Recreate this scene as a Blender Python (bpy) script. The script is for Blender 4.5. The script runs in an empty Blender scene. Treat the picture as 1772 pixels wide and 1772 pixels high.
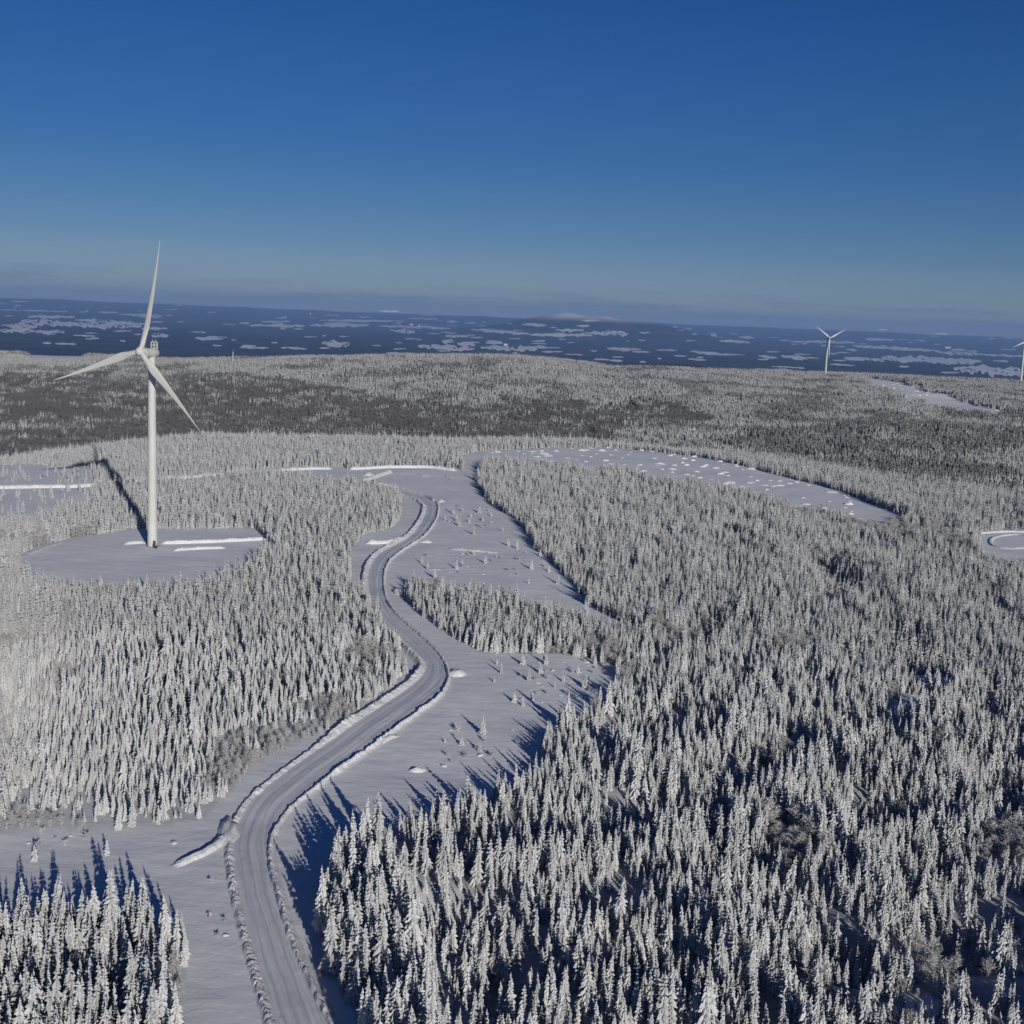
import bpy, bmesh, math, random
import numpy as np
from mathutils import Vector, Matrix

random.seed(7)
RNG = np.random.default_rng(11)
scene = bpy.context.scene
R = math.radians

# ------------------------------------------------------------------ camera
CAM = np.array([0.0, 0.0, 112.0])
FPX = 2200.0            # focal length in pixels of the 1772 px picture
PITCH = math.atan(336.0 / FPX)
ROLL = math.atan(0.0395)
fw = np.array([0, math.cos(PITCH), -math.sin(PITCH)])
up0 = np.array([0, math.sin(PITCH), math.cos(PITCH)])
rt0 = np.array([1.0, 0, 0])
rt = rt0 * math.cos(ROLL) + up0 * math.sin(ROLL)
up = up0 * math.cos(ROLL) - rt0 * math.sin(ROLL)
cd = bpy.data.cameras.new('camera')
cam = bpy.data.objects.new('camera', cd)
scene.collection.objects.link(cam)
cd.sensor_width = 36.0
cd.lens = 36.0 * FPX / 1772.0
cd.clip_start = 1.0
cd.clip_end = 200000.0
M = Matrix(((rt[0], up[0], -fw[0], CAM[0]), (rt[1], up[1], -fw[1], CAM[1]), (rt[2], up[2], -fw[2], CAM[2]), (0, 0, 0, 1)))
cam.matrix_world = M
scene.camera = cam

# ------------------------------------------------------------------ light
SUN_AZ = R(158.0)     # clockwise from +Y: behind the camera, to its right
SUN_EL = R(15.8)
scene.view_settings.view_transform = 'Standard'
scene.view_settings.look = 'None'
scene.view_settings.exposure = 0.0
scene.view_settings.gamma = 1.0
world = bpy.data.worlds.new("World")
scene.world = world
world.use_nodes = True
wn, wl = world.node_tree.nodes, world.node_tree.links
wn.clear()
wo = wn.new('ShaderNodeOutputWorld')
bg = wn.new('ShaderNodeBackground')
bg.inputs['Strength'].default_value = 0.09
sky = wn.new('ShaderNodeTexSky')
sky.sky_type = 'NISHITA'
sky.sun_disc = False
sky.sun_elevation = SUN_EL
sky.sun_rotation = SUN_AZ
sky.altitude = 900.0
sky.air_density = 1.0
sky.dust_density = 0.5
sky.ozone_density = 3.0
grade = wn.new('ShaderNodeMix'); grade.data_type = 'RGBA'; grade.blend_type = 'MULTIPLY'
grade.inputs[0].default_value = 1.0
wl.new(sky.outputs[0], grade.inputs[6])
tc0 = wn.new('ShaderNodeTexCoord'); sx0 = wn.new('ShaderNodeSeparateXYZ'); wl.new(tc0.outputs['Generated'], sx0.inputs[0])
tone = wn.new('ShaderNodeValToRGB')      # the cold, deep blue of that winter sky, greyer near the horizon
els = [(0.0, (.50, .56, .73)), (.02, (.42, .49, .69)), (.055, (.26, .37, .59)), (.08, (.20, .335, .555)), (.12, (.135, .29, .535)), (.227, (.080, .255, .525)), (.5, (.055, .15, .36))]
tone.color_ramp.elements[0].position = 0.0; tone.color_ramp.elements[0].color = (*els[0][1], 1)
tone.color_ramp.elements[1].position = .5; tone.color_ramp.elements[1].color = (*els[6][1], 1)
for ps, cc in els[1:6]:
    e_ = tone.color_ramp.elements.new(ps); e_.color = (*cc, 1)
wl.new(sx0.outputs[2], tone.inputs[0]); wl.new(tone.outputs[0], grade.inputs[7])
# thin streaks of cloud low over the horizon
tc = wn.new('ShaderNodeTexCoord')
mp = wn.new('ShaderNodeMapping'); mp.inputs['Scale'].default_value = (9, 9, 130)
ns = wn.new('ShaderNodeTexNoise'); ns.inputs['Scale'].default_value = 1.0; ns.inputs['Detail'].default_value = 6; ns.inputs['Roughness'].default_value = 0.6
rp = wn.new('ShaderNodeValToRGB'); rp.color_ramp.elements[0].position = 0.51; rp.color_ramp.elements[1].position = 0.62
sx = wn.new('ShaderNodeSeparateXYZ')
band = wn.new('ShaderNodeMapRange'); band.inputs[1].default_value = 0.012; band.inputs[2].default_value = 0.032; band.inputs[3].default_value = 0.5; band.inputs[4].default_value = 0.0
mul = wn.new('ShaderNodeMath'); mul.operation = 'MULTIPLY'
cm = wn.new('ShaderNodeMix'); cm.data_type = 'RGBA'
cm.inputs[7].default_value = (1.6, 2.0, 2.85, 1)
wl.new(tc.outputs['Generated'], mp.inputs[0]); wl.new(mp.outputs[0], ns.inputs['Vector']); wl.new(ns.outputs[0], rp.inputs[0])
wl.new(tc.outputs['Generated'], sx.inputs[0]); wl.new(sx.outputs[2], band.inputs[0])
wl.new(rp.outputs[0], mul.inputs[0]); wl.new(band.outputs[0], mul.inputs[1])
wl.new(mul.outputs[0], cm.inputs[0]); wl.new(grade.outputs[2], cm.inputs[6])
wl.new(cm.outputs[2], bg.inputs['Color'])
wl.new(bg.outputs[0], wo.inputs['Surface'])

sd = bpy.data.lights.new('sun', 'SUN')
sd.energy = 3.7
sd.angle = R(0.5)
sd.color = (1.0, 0.96, 0.90)
sun = bpy.data.objects.new('sun', sd)
scene.collection.objects.link(sun)
to_sun = Vector((math.sin(SUN_AZ) * math.cos(SUN_EL), math.cos(SUN_AZ) * math.cos(SUN_EL), math.sin(SUN_EL)))
sun.rotation_euler = to_sun.to_track_quat('Z', 'Y').to_euler()
sun.location = to_sun * 400
scene.cycles.max_bounces = 6
scene.cycles.diffuse_bounces = 3
scene.cycles.glossy_bounces = 2
scene.cycles.volume_bounces = 0
scene.cycles.use_denoising = True

# ------------------------------------------------------------------ helpers
def vnoise(x, y, seed=0):
    x = np.asarray(x, float); y = np.asarray(y, float)
    xi = np.floor(x).astype(np.int64); yi = np.floor(y).astype(np.int64)
    fx = x - xi; fy = y - yi
    fx = fx * fx * (3 - 2 * fx); fy = fy * fy * (3 - 2 * fy)
    def h(a, b):
        n = (a * 374761393 + b * 668265263 + seed * 974634777) & 0x7fffffff
        n = ((n ^ (n >> 13)) * 1274126177) & 0x7fffffff
        n = n ^ (n >> 16)
        return (n & 0xffff) / 65535.0
    return (h(xi, yi) * (1 - fx) + h(xi + 1, yi) * fx) * (1 - fy) + (h(xi, yi + 1) * (1 - fx) + h(xi + 1, yi + 1) * fx) * fy

def fbm(x, y, seed=0, octv=4):
    s = 0; a = 0.5; t = 0
    for k in range(octv):
        s = s + a * vnoise(x * 2 ** k, y * 2 ** k, seed + k * 17); t += a; a *= 0.5
    return s / t

def sm(a, b, x):
    t = np.clip((x - a) / (b - a), 0, 1)
    return t * t * (3 - 2 * t)

HOLLOWS = []
for (cx_, cy_, rx_, ry_, dp_) in [(850, 1462, 90, 20, 7), (980, 1440, 80, 15, 7), (1090, 1425, 60, 12, 5), (1190, 1398, 80, 12, 7), (1290, 1338, 75, 13, 7), (1365, 1298, 50, 14, 6),
        (1440, 1252, 70, 24, 7), (1500, 1405, 100, 10, 6), (1220, 1088, 36, 18, 7), (1440, 990, 26, 28, 7), (1560, 1110, 34, 11, 6), (1620, 1145, 60, 12, 6), (1480, 950, 60, 10, 5), (1620, 965, 70, 10, 6),
        (1755, 1365, 38, 24, 7), (150, 1715, 80, 22, 4), (1010, 1565, 30, 14, 6), (1340, 1560, 32, 12, 6), (1150, 1690, 34, 18, 6), (880, 1690, 30, 18, 6), (1650, 1620, 36, 18, 6), (1460, 1640, 30, 14, 6),
        (1285, 1480, 32, 11, 6), (1610, 1490, 34, 12, 6), (1120, 1250, 40, 10, 5), (1700, 1240, 36, 12, 6), (1010, 980, 24, 10, 4), (1290, 905, 30, 9, 5), (1150, 930, 24, 9, 4), (800, 1590, 26, 14, 6), (1720, 1060, 30, 10, 5)]:
    v_ = fw * FPX + rt * (cx_ - 886.0) - up * (cy_ - 886.0); v_ = v_ / np.linalg.norm(v_); t_ = -CAM[2] / v_[2]
    HOLLOWS.append((v_[0] * t_, v_[1] * t_, max(8.0, rx_ * t_ / FPX), max(9.0, ry_ * t_ * t_ / (112 * FPX)), dp_))

def height(x, y):
    x = np.asarray(x, float); y = np.asarray(y, float)
    d = np.hypot(x, y)
    b = np.clip(x / np.maximum(y, 1.0), -1.2, 1.2)           # bearing tangent
    b = np.where(y < 1, np.sign(x) * 1.2, b)
    edge = np.interp(b, [-0.4, -0.25, -0.05, 0.05, 0.2, 0.33, 0.4], [900, 1080, 1090, 1130, 1030, 900, 900])
    dip = np.interp(b, [-0.4, -0.1, 0.1, 0.3], [-55, -42, -30, -14])
    crest_d = np.interp(b, [-0.4, -0.26, -0.05, 0.1, 0.25, 0.4], [2700, 2500, 2450, 2700, 3100, 3200])
    crest_z = np.interp(b, [-0.45, -0.4, -0.33, -0.26, -0.2, -0.15, -0.085, -0.04, 0.0, 0.04, 0.075, 0.13, 0.25, 0.33, 0.4], [-8, -4, 1, 1, 8, 16, 26, 31, 31, 22, 12, 10, 6, 5, 3])
    crest_z = crest_z + (fbm(b * 18, 0 * b, 91, 3) - 0.5) * 5
    z = np.zeros_like(d)
    t1 = sm(edge, edge + 330, d)
    z = z + dip * t1
    t2 = sm(edge + 250, crest_d, d)
    t2 = 0.35 * t2 + 0.65 * np.clip((d - edge - 250) / (crest_d - edge - 250), 0, 1)
    z = z + (crest_z - dip) * t2
    z = z + (fbm(x / 260, y / 260, 5, 3) - 0.5) * 24 * sm(1250, 1700, d) * (1 - sm(crest_d * 0.88, crest_d, d))
    # beyond the crest
    plain = -330 + 442 * sm(0, 1, np.clip((d - 26000) / 36000, 0, 1)) + (fbm(x / 2600, y / 2600, 33, 4) - 0.5) * 60 * sm(7000, 15000, d)
    t3 = sm(crest_d, crest_d + 3800, d)
    z = z * (1 - t3) + plain * t3
    # dark wooded hill behind the ridge
    z = z + 218 * np.exp(-((b - 0.115) / 0.085) ** 2 - ((d - 6300) / 900) ** 2)
    z = z + 170 * np.exp(-((b - 0.27) / 0.11) ** 2 - ((d - 6000) / 900) ** 2)
    # bare mountain on the horizon
    z = z + (560 + 260 * (fbm(b * 30, d / 4000, 57, 3) - .5)) * np.exp(-np.abs((b - 0.06) / 0.085) ** 2.6 - ((d - 31000) / 4200) ** 2)
    z = z + 130 * np.exp(-((b + 0.02) / 0.05) ** 2 - ((d - 47000) / 5200) ** 2)
    z = z + sm(30000, 52000, d) * (fbm(b * 22, b * 0, 55, 4) - 0.5) * 120
    # hollows added to the near woods so the trees in them fall into shade
    nr_ = (d < 1100)
    if nr_.any():
        xs_ = x[nr_]; ys_ = y[nr_]; dz = np.zeros(xs_.shape)
        for hx, hy, ax, ay, dp in HOLLOWS:
            q = ((xs_ - hx) / ax) ** 2 + ((ys_ - hy) / ay) ** 2
            dz = np.maximum(dz, dp * np.exp(-q ** 1.3 * .7))
        z = z.copy(); z[nr_] -= dz
    # gentle swell of the near snow
    z = z + (fbm(x / 38, y / 38, 3, 3) - 0.5) * 1.5 * (1 - sm(900, 1300, d))
    return z

def h1(x, y):
    return float(height(np.array([x]), np.array([y]))[0])

def ray(px, py):
    v = fw * FPX + rt * (px - 886.0) - up * (py - 886.0)
    return v / np.linalg.norm(v)

_T = np.concatenate([np.arange(100, 1500, 2.0), np.geomspace(1500, 90000, 1800)])
def ground(px, py, tmin=0):
    """where the ray through a point of the picture meets the terrain"""
    v = ray(px, py)
    T = _T[_T > tmin]
    P = CAM[None] + v[None] * T[:, None]
    g = P[:, 2] - height(P[:, 0], P[:, 1])
    k = np.nonzero(g < 0)[0]
    if len(k) == 0 or k[0] == 0:
        i = len(T) - 1 if len(k) == 0 else 0
        return P[i].copy()
    i = k[0]; f = g[i - 1] / (g[i - 1] - g[i])
    p = P[i - 1] * (1 - f) + P[i] * f
    p[2] = h1(p[0], p[1])
    return p

def poly_ground(pts, tmin=0, flat=None):
    out = []
    for (a, c) in pts:
        if flat is None:
            out.append(ground(a, c, tmin)[:2])
        else:
            v = ray(a, c); t = (flat - CAM[2]) / v[2]
            out.append((CAM + v * t)[:2])
    return np.array(out)

def inside(poly, x, y):
    r = np.zeros(np.shape(x), bool)
    n = len(poly)
    bx = (x >= poly[:, 0].min()) & (x <= poly[:, 0].max()) & (y >= poly[:, 1].min()) & (y <= poly[:, 1].max())
    xs = x[bx]; ys = y[bx]; q = np.zeros(xs.shape, bool)
    for i in range(n):
        x1, y1 = poly[i]; x2, y2 = poly[(i + 1) % n]
        c = ((y1 > ys) != (y2 > ys)) & (xs < (x2 - x1) * (ys - y1) / (y2 - y1 + 1e-12) + x1)
        q ^= c
    r[bx] = q
    return r

def to_px(x, y, z):
    dx = x - CAM[0]; dy = y - CAM[1]; dz = z - CAM[2]
    c = dx * fw[0] + dy * fw[1] + dz * fw[2]
    return 886 + FPX * (dx * rt[0] + dy * rt[1] + dz * rt[2]) / c, 886 - FPX * (dx * up[0] + dy * up[1] + dz * up[2]) / c

def new_mesh(name, V, F, mats, mat_idx=None, smooth=False):
    me = bpy.data.meshes.new(name)
    V = np.asarray(V, np.float32)
    if isinstance(F, np.ndarray):
        me.vertices.add(len(V)); me.vertices.foreach_set('co', V.ravel())
        k = F.shape[1]
        me.loops.add(F.size); me.loops.foreach_set('vertex_index', F.astype(np.int32).ravel())
        me.polygons.add(len(F)); me.polygons.foreach_set('loop_start', np.arange(0, F.size, k, dtype=np.int32))
        me.update(calc_edges=True)
    else:
        me.from_pydata(V.tolist(), [], F)
    for m in mats: me.materials.append(m)
    if mat_idx is not None: me.polygons.foreach_set('material_index', np.asarray(mat_idx, np.int32))
    if smooth: me.polygons.foreach_set('use_smooth', np.ones(len(me.polygons), bool))
    me.update()
    return me

def link(name, me, parent=None, loc=None):
    o = bpy.data.objects.new(name, me)
    scene.collection.objects.link(o)
    if parent is not None: o.parent = parent
    if loc is not None: o.location = loc
    return o

def tag(o, label=None, cat=None, group=None, kind=None):
    if label: o['label'] = label
    if cat: o['category'] = cat
    if group: o['group'] = group
    if kind: o['kind'] = kind
    return o

# ------------------------------------------------------------------ materials
def mat(name, col, rough=0.8, noise=None, bump=None, spec=0.2, obj=False):
    m = bpy.data.materials.new(name); m.use_nodes = True
    n, l = m.node_tree.nodes, m.node_tree.links
    p = n['Principled BSDF']
    p.inputs['Base Color'].default_value = (*col, 1); p.inputs['Roughness'].default_value = rough
    p.inputs['Specular IOR Level'].default_value = spec
    t = n.new('ShaderNodeTexCoord'); src = t.outputs['Object']
    if noise:
        col2, sc, lo, hi = noise
        q = n.new('ShaderNodeTexNoise'); q.inputs['Scale'].default_value = sc; q.inputs['Detail'].default_value = 5
        l.new(src, q.inputs['Vector'])
        r = n.new('ShaderNodeMapRange'); r.inputs[1].default_value = lo; r.inputs[2].default_value = hi
        l.new(q.outputs[0], r.inputs[0])
        x = n.new('ShaderNodeMix'); x.data_type = 'RGBA'
        x.inputs[6].default_value = (*col, 1); x.inputs[7].default_value = (*col2, 1)
        l.new(r.outputs[0], x.inputs[0]); l.new(x.outputs[2], p.inputs['Base Color'])
    if bump:
        sc, st, dist = bump
        q = n.new('ShaderNodeTexNoise'); q.inputs['Scale'].default_value = sc; q.inputs['Detail'].default_value = 6
        l.new(src, q.inputs['Vector'])
        b = n.new('ShaderNodeBump'); b.inputs['Strength'].default_value = st; b.inputs['Distance'].default_value = dist
        l.new(q.outputs[0], b.inputs['Height']); l.new(b.outputs[0], p.inputs['Normal'])
    return m

M_bark = mat('bark', (0.07, 0.055, 0.045), 0.9, ((0.35, 0.35, 0.36), 1.5, 0.5, 0.7))
M_paint = mat('turbine_paint', (0.60, 0.60, 0.57), 0.45, ((0.52, 0.52, 0.48), 0.15, 0.3, 0.7))
M_drum = mat('generator_paint', (0.47, 0.48, 0.43), 0.5)
M_dark = mat('dark_metal', (0.05, 0.05, 0.055), 0.6)
M_bank = mat('bank_snow', (0.76, 0.76, 0.76), 0.85, ((0.66, 0.65, 0.64), 1.5, 0.35, 0.7), (2.5, 0.4, 0.2))
M_pile = mat('piled_snow', (0.74, 0.74, 0.74), 0.85, ((0.62, 0.62, 0.62), 0.8, 0.4, 0.65), (1.5, 0.4, 0.3))
M_field = mat('field_snow', (0.92, 0.92, 0.93), 0.9, ((0.70, 0.70, 0.72), 0.004, 0.4, 0.7))
M_build = mat('pale_wall', (0.7, 0.66, 0.6), 0.9)

def frost_mat(name, frost, needle, cover, nsc=2.2):
    """snow lying on spruce twigs: mostly frosted, dark needles showing on undersides and in between"""
    m = bpy.data.materials.new(name); m.use_nodes = True
    n, l = m.node_tree.nodes, m.node_tree.links
    p = n['Principled BSDF']; p.inputs['Roughness'].default_value = 0.9; p.inputs['Specular IOR Level'].default_value = 0.1
    g = n.new('ShaderNodeNewGeometry'); s = n.new('ShaderNodeSeparateXYZ'); l.new(g.outputs['True Normal'], s.inputs[0])
    t = n.new('ShaderNodeTexCoord'); q = n.new('ShaderNodeTexNoise'); q.inputs['Scale'].default_value = nsc; q.inputs['Detail'].default_value = 3
    l.new(t.outputs['Object'], q.inputs['Vector'])
    a = n.new('ShaderNodeMath'); a.operation = 'MULTIPLY_ADD'; a.inputs[1].default_value = 0.55
    l.new(s.outputs[2], a.inputs[0]); l.new(q.outputs[0], a.inputs[2])
    r = n.new('ShaderNodeMapRange'); r.inputs[1].default_value = cover; r.inputs[2].default_value = cover + 0.22
    l.new(a.outputs[0], r.inputs[0])
    oi = n.new('ShaderNodeObjectInfo')
    fr = n.new('ShaderNodeMix'); fr.data_type = 'RGBA'
    fr.inputs[6].default_value = (*frost, 1); fr.inputs[7].default_value = (frost[0] * .72, frost[1] * .72, frost[2] * .72, 1)
    l.new(oi.outputs['Random'], fr.inputs[0])
    x = n.new('ShaderNodeMix'); x.data_type = 'RGBA'
    x.inputs[6].default_value = (*needle, 1); l.new(fr.outputs[2], x.inputs[7])
    l.new(r.outputs[0], x.inputs[0]); l.new(x.outputs[2], p.inputs['Base Color'])
    return m
M_frost = frost_mat('frosted_spruce', (0.64, 0.645, 0.645), (0.02, 0.023, 0.02), 0.27)
M_frost_far = frost_mat('frosted_spruce_far', (0.58, 0.585, 0.585), (0.02, 0.023, 0.02), 0.32, 0.9)
M_frost_hill = frost_mat('frosted_spruce_hill', (0.44, 0.44, 0.43), (0.025, 0.027, 0.025), 0.37, 0.9)
M_frost_dark = frost_mat('sparsely_frosted_spruce', (0.33, 0.33, 0.32), (0.022, 0.024, 0.022), 0.47, 0.9)
M_twig = frost_mat('frosted_twigs', (0.62, 0.615, 0.605), (0.16, 0.145, 0.14), 0.10)
M_bare = frost_mat('bare_twigs', (0.28, 0.27, 0.265), (0.06, 0.052, 0.05), 0.36)

def ground_mat():
    m = bpy.data.materials.new('snowy_ground'); m.use_nodes = True
    n, l = m.node_tree.nodes, m.node_tree.links
    p = n['Principled BSDF']; p.inputs['Roughness'].default_value = 0.85; p.inputs['Specular IOR Level'].default_value = 0.15
    t = n.new('ShaderNodeTexCoord'); co = t.outputs['Object']
    def noise(sc, det=5, vec=co, rough=.5):
        q = n.new('ShaderNodeTexNoise'); q.inputs['Scale'].default_value = sc; q.inputs['Detail'].default_value = det
        q.inputs['Roughness'].default_value = rough
        l.new(vec, q.inputs['Vector']); return q.outputs[0]
    def mr(v, a, b, c=0., d=1.):
        r = n.new('ShaderNodeMapRange'); r.inputs[1].default_value = a; r.inputs[2].default_value = b; r.inputs[3].default_value = c; r.inputs[4].default_value = d
        l.new(v, r.inputs[0]); return r.outputs[0]
    def mix(f, a, b):
        x = n.new('ShaderNodeMix'); x.data_type = 'RGBA'
        for s_, v in ((6, a), (7, b)):
            if isinstance(v, tuple): x.inputs[s_].default_value = (*v, 1)
            else: l.new(v, x.inputs[s_])
        l.new(f, x.inputs[0]); return x.outputs[2]
    def attr(nm):
        a = n.new('ShaderNodeAttribute'); a.attribute_name = nm; return a.outputs['Fac']
    snow = mix(mr(noise(0.05), 0.35, 0.65), (0.87, 0.88, 0.88), (0.80, 0.81, 0.82))
    brush_shade = mix(mr(noise(0.12, 6), 0.35, 0.65), (0.07, 0.058, 0.055), (0.17, 0.15, 0.14))  # brush on the far slope, painted shade on the near forest floor
    c = mix(attr('brush_shade'), snow, brush_shade)
    woods = mix(mr(noise(0.0011, 8, rough=.7), 0.45, 0.70), (0.018, 0.024, 0.036), (0.075, 0.085, 0.11))
    c = mix(attr('woods'), c, woods)
    c = mix(attr('bald'), c, (0.85, 0.84, 0.82))
    l.new(c, p.inputs['Base Color'])
    # wind-packed drifts, long in one direction
    mp = n.new('ShaderNodeMapping'); mp.inputs['Scale'].default_value = (0.11, 0.19, 0.3); mp.inputs['Rotation'].default_value = (0, 0, R(24)); l.new(co, mp.inputs[0])
    a = noise(1.0, 5, mp.outputs[0]); b = noise(1.1, 3)
    ad = n.new('ShaderNodeMath'); ad.operation = 'MULTIPLY_ADD'; ad.inputs[1].default_value = 0.16; l.new(b, ad.inputs[0]); l.new(a, ad.inputs[2])
    bp = n.new('ShaderNodeBump'); bp.inputs['Strength'].default_value = 0.38; bp.inputs['Distance'].default_value = 0.8
    l.new(ad.outputs[0], bp.inputs['Height']); l.new(bp.outputs[0], p.inputs['Normal'])
    return m
M_ground = ground_mat()

def road_mat():
    m = bpy.data.materials.new('packed_snow_road'); m.use_nodes = True
    n, l = m.node_tree.nodes, m.node_tree.links
    p = n['Principled BSDF']; p.inputs['Roughness'].default_value = 0.6; p.inputs['Specular IOR Level'].default_value = 0.3
    uv = n.new('ShaderNodeUVMap'); uv.uv_map = 'UVMap'
    mp = n.new('ShaderNodeMapping'); mp.inputs['Scale'].default_value = (1.0, 0.035, 1); l.new(uv.outputs[0], mp.inputs[0])
    q = n.new('ShaderNodeTexNoise'); q.inputs['Scale'].default_value = 1.5; q.inputs['Detail'].default_value = 6; l.new(mp.outputs[0], q.inputs['Vector'])
    r = n.new('ShaderNodeMapRange'); r.inputs[1].default_value = 0.38; r.inputs[2].default_value = 0.64; l.new(q.outputs[0], r.inputs[0])
    x = n.new('ShaderNodeMix'); x.data_type = 'RGBA'
    x.inputs[6].default_value = (0.68, 0.69, 0.70, 1); x.inputs[7].default_value = (0.82, 0.83, 0.84, 1)
    l.new(r.outputs[0], x.inputs[0])
    # wheel tracks: a few narrow worn lanes along the road
    su = n.new('ShaderNodeSeparateXYZ'); l.new(uv.outputs[0], su.inputs[0])
    wob = n.new('ShaderNodeTexNoise'); wob.inputs['Scale'].default_value = 0.06; l.new(uv.outputs[0], wob.inputs['Vector'])
    au = n.new('ShaderNodeMath'); au.operation = 'MULTIPLY_ADD'; au.inputs[1].default_value = 1.6; l.new(wob.outputs[0], au.inputs[0]); l.new(su.outputs[0], au.inputs[2])
    sn = n.new('ShaderNodeMath'); sn.operation = 'SINE'; ml = n.new('ShaderNodeMath'); ml.operation = 'MULTIPLY'; ml.inputs[1].default_value = 3.4
    l.new(au.outputs[0], ml.inputs[0]); l.new(ml.outputs[0], sn.inputs[0])
    rr = n.new('ShaderNodeMapRange'); rr.inputs[1].default_value = 0.55; rr.inputs[2].default_value = 0.95; rr.inputs[4].default_value = 0.55; l.new(sn.outputs[0], rr.inputs[0])
    tr = n.new('ShaderNodeMix'); tr.data_type = 'RGBA'; tr.inputs[7].default_value = (0.50, 0.51, 0.53, 1); l.new(rr.outputs[0], tr.inputs[0]); l.new(x.outputs[2], tr.inputs[6])
    x = tr
    # scattered brown grit
    q2 = n.new('ShaderNodeTexNoise'); q2.inputs['Scale'].default_value = 0.35; q2.inputs['Detail'].default_value = 8; l.new(uv.outputs[0], q2.inputs['Vector'])
    r2 = n.new('ShaderNodeMapRange'); r2.inputs[1].default_value = 0.6; r2.inputs[2].default_value = 0.74; r2.inputs[4].default_value = 0.6; l.new(q2.outputs[0], r2.inputs[0])
    y = n.new('ShaderNodeMix'); y.data_type = 'RGBA'; y.inputs[7].default_value = (0.42, 0.41, 0.40, 1)
    l.new(r2.outputs[0], y.inputs[0]); l.new(x.outputs[2], y.inputs[6]); l.new(y.outputs[2], p.inputs['Base Color'])
    b = n.new('ShaderNodeBump'); b.inputs['Strength'].default_value = 0.7; b.inputs['Distance'].default_value = 0.12
    l.new(q.outputs[0], b.inputs['Height']); l.new(b.outputs[0], p.inputs['Normal'])
    return m
M_road = road_mat()

# ------------------------------------------------------------------ layout of clearings (traced, then laid on the terrain)
CORRIDOR = poly_ground([(318, 2600), (318, 1850), (320, 1600), (300, 1588), (-90, 1600), (-90, 1442), (0, 1440), (100, 1428), (250, 1430), (345, 1415), (400, 1370),
    (440, 1322), (520, 1287), (600, 1252), (655, 1203), (700, 1170), (690, 1130), (645, 1058), (603, 1012), (608, 950), (625, 928), (680, 914),
    (697, 885), (690, 855), (640, 842), (560, 836), (500, 822), (560, 814), (615, 811), (700, 807), (795, 811), (822, 835), (850, 872), (900, 907), (935, 957),
    (985, 1002), (1020, 1047), (1095, 1087), (1060, 1095), (1010, 1072), (900, 1047), (800, 1028), (712, 1012), (702, 1022), (706, 1042),
    (745, 1080), (830, 1128), (900, 1130), (1000, 1135), (1068, 1160), (1078, 1195), (1000, 1238), (945, 1272), (937, 1310), (932, 1345),
    (830, 1388), (700, 1428), (640, 1458), (600, 1492), (574, 1540), (566, 1600), (578, 1680), (612, 1760), (640, 1850), (790, 2600)], flat=0)
PAD = poly_ground([(15, 968), (60, 950), (120, 933), (240, 917), (440, 914), (462, 930), (470, 945), (430, 985), (350, 1022), (200, 1027), (60, 1005)], flat=0)
SLOPE = poly_ground([(-60, 804), (40, 802), (165, 812), (165, 850), (140, 878), (60, 900), (0, 908), (-60, 912)], flat=0)
LANE = poly_ground([(-60, 836), (130, 836), (290, 826), (500, 808), (600, 806), (600, 820), (480, 822), (290, 838), (130, 850), (-60, 850)], flat=0)
BALD = poly_ground([(798, 790), (830, 781), (960, 775), (1100, 771), (1200, 785), (1330, 818), (1450, 848), (1540, 884), (1575, 899), (1530, 912),
    (1400, 886), (1280, 853), (1180, 836), (1060, 816), (960, 808), (880, 800), (835, 800), (822, 838), (800, 815)], flat=0)
TURN = poly_ground([(1690, 928), (1735, 916), (1800, 916), (1850, 930), (1850, 980), (1740, 980), (1700, 962)], flat=0)
STRIP = poly_ground([(1494, 653), (1540, 659), (1600, 677), (1680, 699), (1738, 712), (1726, 720), (1640, 711), (1558, 691), (1506, 670)])
MEADOW = poly_ground([(30, 611), (140, 613), (150, 625), (40, 626)])
OPEN = [CORRIDOR, PAD, SLOPE, LANE, BALD, TURN, STRIP, MEADOW]
GAPS = []
hp = lambda y: float(np.interp(y, [880, 1000, 1200, 1400, 1700], [18, 27, 36, 46, 58]))
for (cx, cy, rx, ry) in [(1443, 1022, 20, 26), (1600, 1152, 55, 14), (1590, 1200, 50, 13), (1757, 1365, 34, 20), (1590, 1722, 50, 24), (1700, 1745, 36, 16),
        (1450, 1262, 55, 15), (1290, 1342, 70, 12), (1220, 1088, 28, 20), (1180, 1405, 110, 14), (1040, 1432, 90, 13), (880, 1442, 90, 18), (740, 1450, 90, 22), (1150, 1350, 60, 10), (1360, 1300, 60, 12),
        (1395, 1402, 55, 12), (1560, 1415, 60, 10), (170, 1672, 90, 26), (60, 1735, 50, 16), (1285, 908, 22, 9), (1480, 952, 40, 9), (1620, 960, 60, 8),
        (1760, 880, 16, 12), (1560, 1110, 24, 10), (1340, 1560, 22, 12), (1240, 1620, 22, 12), (1130, 1700, 30, 12), (950, 1560, 30, 13), (800, 1640, 24, 14),
        (1480, 1500, 20, 12), (1650, 1600, 30, 14), (240, 1740, 40, 14), (1350, 1720, 22, 12), (880, 1720, 30, 14)]:
    GAPS.append(poly_ground([(cx + rx * math.cos(a) * random.uniform(.75, 1.2), cy + .5 * hp(cy) + (.38 * ry + .38 * hp(cy)) * math.sin(a) * random.uniform(.85, 1.1)) for a in np.linspace(0, 2 * math.pi, 13)[:-1]], flat=0))
HARDWOOD = poly_ground([(-40, 655), (150, 648), (300, 655), (420, 650), (560, 668), (700, 698), (900, 700), (1000, 690), (1200, 705), (1240, 735), (1100, 755),
    (800, 772), (500, 768), (200, 775), (60, 800), (-40, 805)], tmin=1150)

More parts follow.
